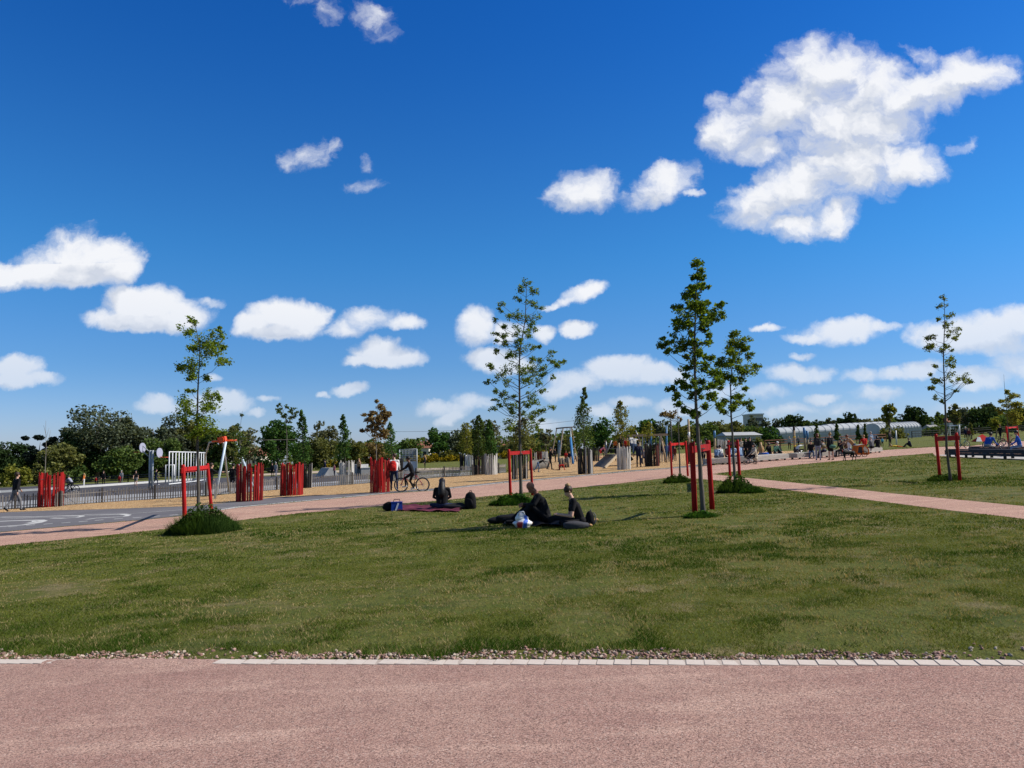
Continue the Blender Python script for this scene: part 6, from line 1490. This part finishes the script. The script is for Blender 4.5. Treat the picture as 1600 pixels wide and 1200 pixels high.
MB().add([(-.40, -.345, .28), (-.06, -.345, .26), (-.06, -.345, .70), (-.30, -.345, .70)], [(0, 1, 2, 3)]).build('side_panel', cm('char'), t_)
MB().add([(-.335, -.33, .81), (.16, -.33, .87), (.16, .33, .87), (-.335, .33, .81)], [(0, 1, 2, 3)]).build('roof_panel', cm('lgrey'), t_)
for y in (-.40, .40): MB().tube([(.05 + .2 * math.cos(a * .393), y, .21 + .2 * math.sin(a * .393)) for a in range(16)], .022, 6, closed=True).tube([(-.14, y, .21), (.24, y, .21)], .008, 4).tube([(.05, y, .02), (.05, y, .4)], .008, 4).build('wheel', TYRE, t_)
MB().tube([(-.4, -.2, .2), (-.75, -.15, .24), (-1.0, 0, .3)], .018, 6).build('tow_bar', CHROME, t_)

# ---------------------------------------------------------------- court and playground equipment
STEEL = mat('galvanised_steel', (.34, .37, .40), .5, .2, 4, .1, 20, .4, metallic=.3); WST = mat('white_steel', (.66, .67, .68), .5, .15, 4, .1, 20, .3); ORANGE = mat('orange_plastic', (.62, .07, .012), .45, .1, 4, 0, spec=.4)
BLUE_S = mat('blue_steel', (.035, .16, .36), .5, .2, 4, .1, 20, .4); TIMB = mat('pale_timber', (.42, .33, .22), .85, .3, 3, .4, 18, .15, stretch=(.4, 2, 2)); RAMPB = mat('ramp_board', (.20, .175, .15), .85, .35, 2, .4, 14, .15, stretch=(3, .3, 1)); BOARDM = mat('backboard', (.34, .35, .44), .5, .1, 4, 0)
# double basketball hoop
b = G(236, 765); Y = b.y; hp = empty('basketball_hoop', b, 0, 'double basketball hoop on a tall grey post behind the picket fence', 'basketball hoop')
def w_(px, py, dy=0): return W(px, py, Y + dy) - b
for px in (234, 238): MB().tube([w_(px - .6, 765), w_(px + .8, 703.5)], .085, 10).build('post', STEEL, hp)
for (cx, cy, hx, px0, ax) in ((222.7, 699.5, 213.5, 219.5, 233), (249.3, 707.5, 258, 252.5, 239)):
    m_ = MB(); c_ = w_(cx, cy); n = 20
    nrm = Vector((1, 0, 0)); tg = Vector((0, 1, 0))
    ring = [(tg * (.55 * math.cos(2 * math.pi * i / n)) + Vector((0, 0, .40 * math.sin(2 * math.pi * i / n) + (.0 if math.sin(2 * math.pi * i / n) > 0 else .0)))) for i in range(n)]
    vs = [c_ + q + nrm * .02 for q in ring] + [c_ + q - nrm * .02 for q in ring]
    m_.add(vs, [tuple(range(n)), tuple(range(2 * n - 1, n - 1, -1))] + [(i, n + i, n + (i + 1) % n, (i + 1) % n) for i in range(n)]); m_.build('backboard', BOARDM, hp)
    MB().tube([w_(ax, 705.5), c_ + Vector((0, 0, .15))], .035, 6).tube([w_(ax, 714), c_ + Vector((0, 0, -.25))], .035, 6).build('arm', STEEL, hp)
    hc_ = w_(hx, cy + 7); MB().tube([hc_ + Vector((.23 * math.cos(i * .393), .23 * math.sin(i * .393), 0)) for i in range(16)], .028, 6, closed=True).tube([hc_ + Vector((.2 if cx < 236 else -.2, 0, 0)), c_ + Vector((0, 0, -.32))], .03, 5).build('hoop', ORANGE, hp)
# ball cage
b = G(292, 757); Y = b.y; cg = empty('ball_cage', b, 0, 'white barred ball cage behind the leaning young tree', 'ball cage')
m_ = MB(); a0 = G(263.4, 759) - b; a1 = G(302, 754.5) - b; a2 = G(321, 751.5) - b; hh = 3.25
for p, q, n in ((a0, a1, 8), (a1, a2, 5)):
    for i in range(n + 1):
        x = p.lerp(q, i / n); m_.tube([x, x + Vector((0, 0, hh))], .05, 6)
    m_.tube([p + Vector((0, 0, hh)), q + Vector((0, 0, hh))], .065, 6); m_.tube([p + Vector((0, 0, .15)), q + Vector((0, 0, .15))], .06, 6)
m_.build('bars', WST, cg)
g0 = G(258.6, 756) - b; g1_ = G(271.5, 755) - b; MB().tube([g0, g0 + Vector((0, 0, 2.05)), g1_ + Vector((0, 0, 2.05)), g1_], .07, 8).build('goal_frame', WST, cg)
# swing / cableway tower
b = G(335, 780); Y = b.y; sw_ = empty('cableway_tower', b, 0, 'four-legged cableway tower with an orange-red head, left of the second red guard', 'cableway')
def w_(px, py, dy=0): return W(px, py, Y + dy) - b
MB().tube([w_(353, 690), Vector((0, 0, -.1))], [.055, .06], 10).build('leg', mat('pale_blue_steel', (.50, .62, .74), .45, .1, 4, 0, spec=.4), sw_)
MB().tube([w_(368.5, 690, .3), w_(398, 768, 0.9)], [.05, .055], 10).build('leg', mat('pale_blue_steel', (.50, .62, .74)), sw_)
MB().tube([w_(349, 692, .3), G(358.5, 772) - b], .05, 8).build('leg', STEEL, sw_)
MB().tube([w_(334, 690, .3), w_(327, 691.5, .5), w_(321, 712, .9), G(319, 770) - b], .04, 8).build('leg', STEEL, sw_)
MB().tube([w_(331, 689.5, .15), w_(370, 688, .15)], .042, 8).build('crossbar', ORANGE, sw_)
hd_ = MB(); c_ = w_(347.5, 687, .1); hd_.box(tuple(c_), (.36, .3, .27), ry=-.22); hd_.disc(tuple(c_ + Vector((0, -.18, 0))), .14, (0, 1, 0), .06); hd_.build('head', ORANGE, sw_)
MB().tube([w_(370, 688, .2), w_(420, 687.4, 1.5), w_(478, 686.5, 3)], .007, 5).build('cable', WIRE, sw_)
# blue swing
b = G(893, 724); Y = b.y; s_ = empty('swing_frame', b, 0, 'swing frame with blue and steel legs left of the columnar tree', 'swing')
def w_(px, py, dy=0): return W(px, py, Y + dy) - b
for a, f, mt in (((870, 669), (861, 719), STEEL), ((880, 668.5), (873.5, 722), WST), ((891, 668), (895, 724), STEEL), ((893, 668), (901.5, 721), TIMB)):
    MB().tube([w_(*a), G(*f) - b], [.06, .08], 8).build('leg', mt, s_)
for a, f in (((873.5, 690), (873, 721.5)), ((891.5, 684), (895.4, 725))): MB().tube([w_(a[0], a[1], -.2), G(*f) - b], .13, 8).build('leg_sleeve', BLUE_S, s_)
MB().tube([w_(868.5, 669.5), w_(882, 668.2), w_(898, 667)], .07, 8).build('beam', mat('dark_steel', (.06, .06, .065), .5, .2, 4, 0), s_)
for px in (877, 886): MB().tube([w_(px - .6, 668.5), w_(px - .6, 712), w_(px + 1.2, 712), w_(px + 1.2, 668.5)], .015, 5).box(tuple(w_(px + .3, 712)), (.45, .2, .05)).build('swing_seat', TYRE, s_)
# log walls
def logwall(label, a, b_, h):
    A, B = G(*a), G(*b_); c = (A + B) / 2; root = None; m_ = MB(); n = max(3, int((B - A).length / .2)); rr = random.Random(n)
    for i in range(n + 1):
        p = A.lerp(B, i / n) - c; m_.tube([p + Vector((0, 0, -.1)), p + Vector((rr.uniform(-.02, .02), 0, h * rr.uniform(.9, 1.05)))], .105, 8)
    tag(m_.build('log_wall', SL_GRY2, loc=c), label, 'log wall', 'low log walls in the wood chips')
SL_GRY2 = mat('grey_log', (.17, .16, .145), .9, .3, 4, .5, 18, .15, stretch=(2, 2, .3))
logwall('low grey log wall in front of the blue swing', (875, 731), (888, 730.5), .85); logwall('low grey log wall behind the bending child', (829, 735), (857, 731), .8)
# ramp and deck
Yr = G(936, 730).y; b = G(945, 732); rp = empty('play_deck', b, 0, 'wooden climbing deck with a slatted ramp and crowded with children', 'climbing deck')
BL, BR = G(927.5, 727.5) - b, Vector((0, 0, 0)); TL, TR = W(948, 709.5, Yr + 1.6) - b, W(967.5, 709.5, Yr + .4) - b
n = 14; m_ = MB()
for i in range(n):
    f0, f1 = i / n + .006, (i + 1) / n - .006
    q = [BL.lerp(TL, f0), BR.lerp(TR, f0), BR.lerp(TR, f1), BL.lerp(TL, f1)]; dz = Vector((0, 0, -.05))
    m_.add([x for x in q] + [x + dz for x in q], [(0, 1, 2, 3), (7, 6, 5, 4), (0, 4, 5, 1), (1, 5, 6, 2), (2, 6, 7, 3), (3, 7, 4, 0)])
m_.build('ramp', RAMPB, rp); MB().beam(BR + Vector((0, -.04, .05)), TR + Vector((0, -.04, .05)), .09, .16).build('ramp_edge', TIMB, rp)
E1, E2 = W(1000, 709, Yr + .4) - b, W(1000, 709, Yr + 3) - b; TLb = TL + Vector((0, 1.2, 0))
m_ = MB(); m_.add([TR, E1, E2, TLb] + [p + Vector((0, 0, -.14)) for p in (TR, E1, E2, TLb)], [(0, 1, 2, 3), (7, 6, 5, 4), (0, 4, 5, 1), (1, 5, 6, 2), (2, 6, 7, 3), (3, 7, 4, 0)]); m_.build('deck', TIMB, rp)
for p in (TR, E1, E2, TLb): MB().tube([(p.x, p.y, gz(p.x + b.x) - b.z - .1), p + Vector((0, 0, .9))], .06, 8).build('post', TIMB, rp)
MB().tube([E1 + Vector((0, 0, .85)), E2 + Vector((0, 0, .85)), TLb + Vector((0, 0, .85))], .03, 6).tube([E1 + Vector((0, 0, .45)), E2 + Vector((0, 0, .45)), TLb + Vector((0, 0, .45))], .025, 6).build('rail', STEEL, rp)
for px, py in ((947, 690), (956, 688)): MB().tube([TL + Vector((0, .3, 0)), W(px, py, Yr + 1.9) - b], .05, 6).build('leaning_pole', STEEL, rp)
# climbing frame
b = G(1042, 723); Y = b.y; cf = empty('climbing_frame', b, 0, 'climbing frame with a pale top beam, slanted legs and blue poles', 'climbing frame')
def w_(px, py, dy=0): return W(px, py, Y + dy) - b
MB().beam(w_(980, 681), w_(1043, 679), .16, .2).build('beam', TIMB, cf)
MB().tube([w_(1031, 678), Vector((0, 0, -.1))], .075, 8).build('leg', TIMB, cf); MB().tube([w_(1031, 678, .2), G(1046, 716) - b], .07, 8).build('leg', TIMB, cf); MB().tube([w_(1031, 679), G(1031, 723) - b], .05, 8).build('leg', STEEL, cf)
for px, t0, t1 in ((1017.3, 658, 722), (1041.5, 665, 720)): MB().tube([w_(px, t0, .3), w_(px, t1, .3)], .075, 8).build('pole', BLUE_S, cf)
MB().tube([w_(1004, 681), G(1004, 725) - b], .05, 8).build('leg', STEEL, cf); MB().tube([w_(993, 672), w_(1004.5, 698)], .035, 6).build('rope', CHROME, cf)
for px in (1009, 1014, 1025): MB().tube([w_(px, 681), w_(px, 712)], .016, 5).build('rope', CHROME, cf)
for px in (1021, 1027): MB().tube([w_(px, 681), w_(px, 711), w_(px + 2.5, 711), w_(px + 2.5, 681)], .014, 5).box(tuple(w_(px + 1.2, 711)), (.4, .2, .05)).build('swing_seat', TYRE, cf)
# poles
def pole(name, label, px, base, top, r, mt, cat='pole', bands=()):
    p = G(px, base); t_ = W(px, top, p.y) - p; root = empty(name, p, 0, label, cat)
    MB().tube([(0, 0, -.1), (0, 0, t_.z)], r, 8).build('pole', mt, root)
    for f0, f1, m2 in bands: MB().tube([(0, 0, t_.z * f0), (0, 0, t_.z * f1)], r * 1.06, 8).build('band', m2, root)
pole('mast', 'tall thin dark mast right of the climbing frame', 1050.5, 722, 648, .05, mat('dark_steel', (.06, .06, .065)))
pole('play_post', 'tall pale timber post with a blue foot right of the almost bare tree', 1078, 722, 655, .09, TIMB, 'post', ((.55, .7, WST),))
pole('play_post', 'blue-tipped pale post behind the people in white shirts', 1118, 716, 673, .1, TIMB, 'post', ((.72, 1.0, BLUE_S),))
pole('play_post', 'dark and yellow banded pole at the left end of the third bench', 1242.5, 712, 666, .1, TIMB, 'post', ((0, .3, SL_BLK), (.3, .36, cm('yellow')), (.6, .66, cm('yellow')), (.86, 1.0, SL_BLK)))
pole('play_post', 'leaning blue-topped pole behind the white pram hood', 1258.5, 709, 668, .12, TIMB, 'post', ((.6, 1.0, BLUE_S),))
pole('play_post', 'second blue-topped pole just right of the leaning one', 1263, 709, 673, .1, TIMB, 'post', ((.62, 1.0, BLUE_S),))
pole('goal_post', 'single white goal post right of the adult in the dark coat', 1401, 695, 672.5, .09, WST, 'post')
# white goal
b = G(1492, 689.5); gg = empty('football_goal', b, 0, 'white football goal behind the thin staked tree', 'goal'); a1 = G(1485, 689) - b; a2 = G(1500.5, 690) - b
MB().tube([a1, a1 + Vector((0, 0, 2.0)), a2 + Vector((0, 0, 2.0)), a2], .08, 8).build('frame', WST, gg); MB().tube([a1 + Vector((0, 0, 2)), a1 + Vector((.1, 1.2, 0)), a2 + Vector((.1, 1.2, 0)), a2 + Vector((0, 0, 2))], .03, 6).build('stay', WST, gg)
# beach tent
c = gp(1535, 88); m_ = MB(); m_.add([(-1, -.5, 0), (1, -.5, 0), (1, .6, 0), (-1, .6, 0), (.1, .1, .85), (-.6, -.1, .5)], [(0, 1, 4, 5), (1, 2, 4), (2, 3, 5, 4), (3, 0, 5)]); tn = empty('beach_tent', c, 0, 'small red and white beach tent on the far lawn', 'tent'); m_.build('canopy', cm('red'), tn)
MB().add([(-1.03, -.53, .01), (-.35, -.53, .01), (-.4, -.3, .52), (-.62, -.14, .53)], [(0, 1, 2, 3)]).build('door_flap', cm('white'), tn)
# skate ramps and mesh panel
def slab(name, label, a, b_, h, d, mt, wedge=False):
    A, B = G(*a), G(*b_); c = (A + B) / 2; L_ = (B - A).length; rz = math.atan2((B - A).y, (B - A).x); m_ = MB()
    if wedge: m_.add([(-L_ / 2, 0, -.1), (L_ / 2, 0, -.1), (L_ / 2, d, -.1), (-L_ / 2, d, -.1), (-L_ * .1, 0, h), (L_ * .25, 0, h), (L_ * .25, d, h), (-L_ * .1, d, h)], [(3, 2, 1, 0), (4, 5, 6, 7), (0, 1, 5, 4), (1, 2, 6, 5), (2, 3, 7, 6), (3, 0, 4, 7)])
    else: m_.box((0, d / 2, h / 2 - .05), (L_, d, h + .1)); m_.box((0, -.01, h - .04), (L_, .04, .06), mi=1)
    o = m_.build(name, [mt, STEEL], loc=c); o.rotation_euler = (0, 0, rz); tag(o, label, 'skate ramp', 'skate ramps behind the picket fence')
slab('skate_ramp', 'grey wedge-shaped skate ramp behind the child in pink', (505, 744.5), (529, 743), .85, 2.5, CONCD, True); slab('skate_ramp', 'dark grey skate block left of the fourth red guard', (548.5, 743.5), (563.5, 742.8), 1.1, 2, CONCD); slab('skate_ramp', 'pale grey low skate block touching the fourth red guard', (564.5, 743), (578.5, 742.2), .75, 2, CONC)
A, B = G(624.5, 745.5), G(651.5, 744); c = (A + B) / 2; pn = empty('mesh_panel', c, 0, 'tall grey mesh panel over a blue-grey board, behind the cyclist in black', 'panel'); a1, b1 = A - c, B - c; hz = (W(638, 702, c.y) - c).z
m_ = MB()
for i in range(13): q = a1.lerp(b1, i / 12); m_.tube([q + Vector((0, 0, hz * .55)), q + Vector((0, 0, hz))], .022, 4)
for i in range(7): z = hz * (.55 + .45 * i / 6); m_.tube([a1 + Vector((0, 0, z)), b1 + Vector((0, 0, z))], .02, 4)
m_.build('mesh', STEEL, pn); MB().beam((a1 + Vector((0, 0, hz * .28))), (b1 + Vector((0, 0, hz * .28))), .06, hz * .52).build('board', mat('blue_grey_board', (.30, .35, .41), .6, .15, 2, .1), pn)
for q in (a1, b1): MB().tube([q + Vector((0, -.02, -.1)), q + Vector((0, -.02, hz))], .05, 6).build('post', STEEL, pn)
# overhead wire far behind
p0, p1 = W(612, 674.5, 130), W(915, 655, 130); m_ = MB(); m_.tube([p0.lerp(p1, i / 12) - p0 + Vector((0, 0, -1.6 * 4 * (i / 12) * (1 - i / 12) * .35)) for i in range(13)], .022, 4)
tag(m_.build('overhead_wire', WIRE, loc=p0), 'thin overhead wire crossing behind the playground trees', 'wire')
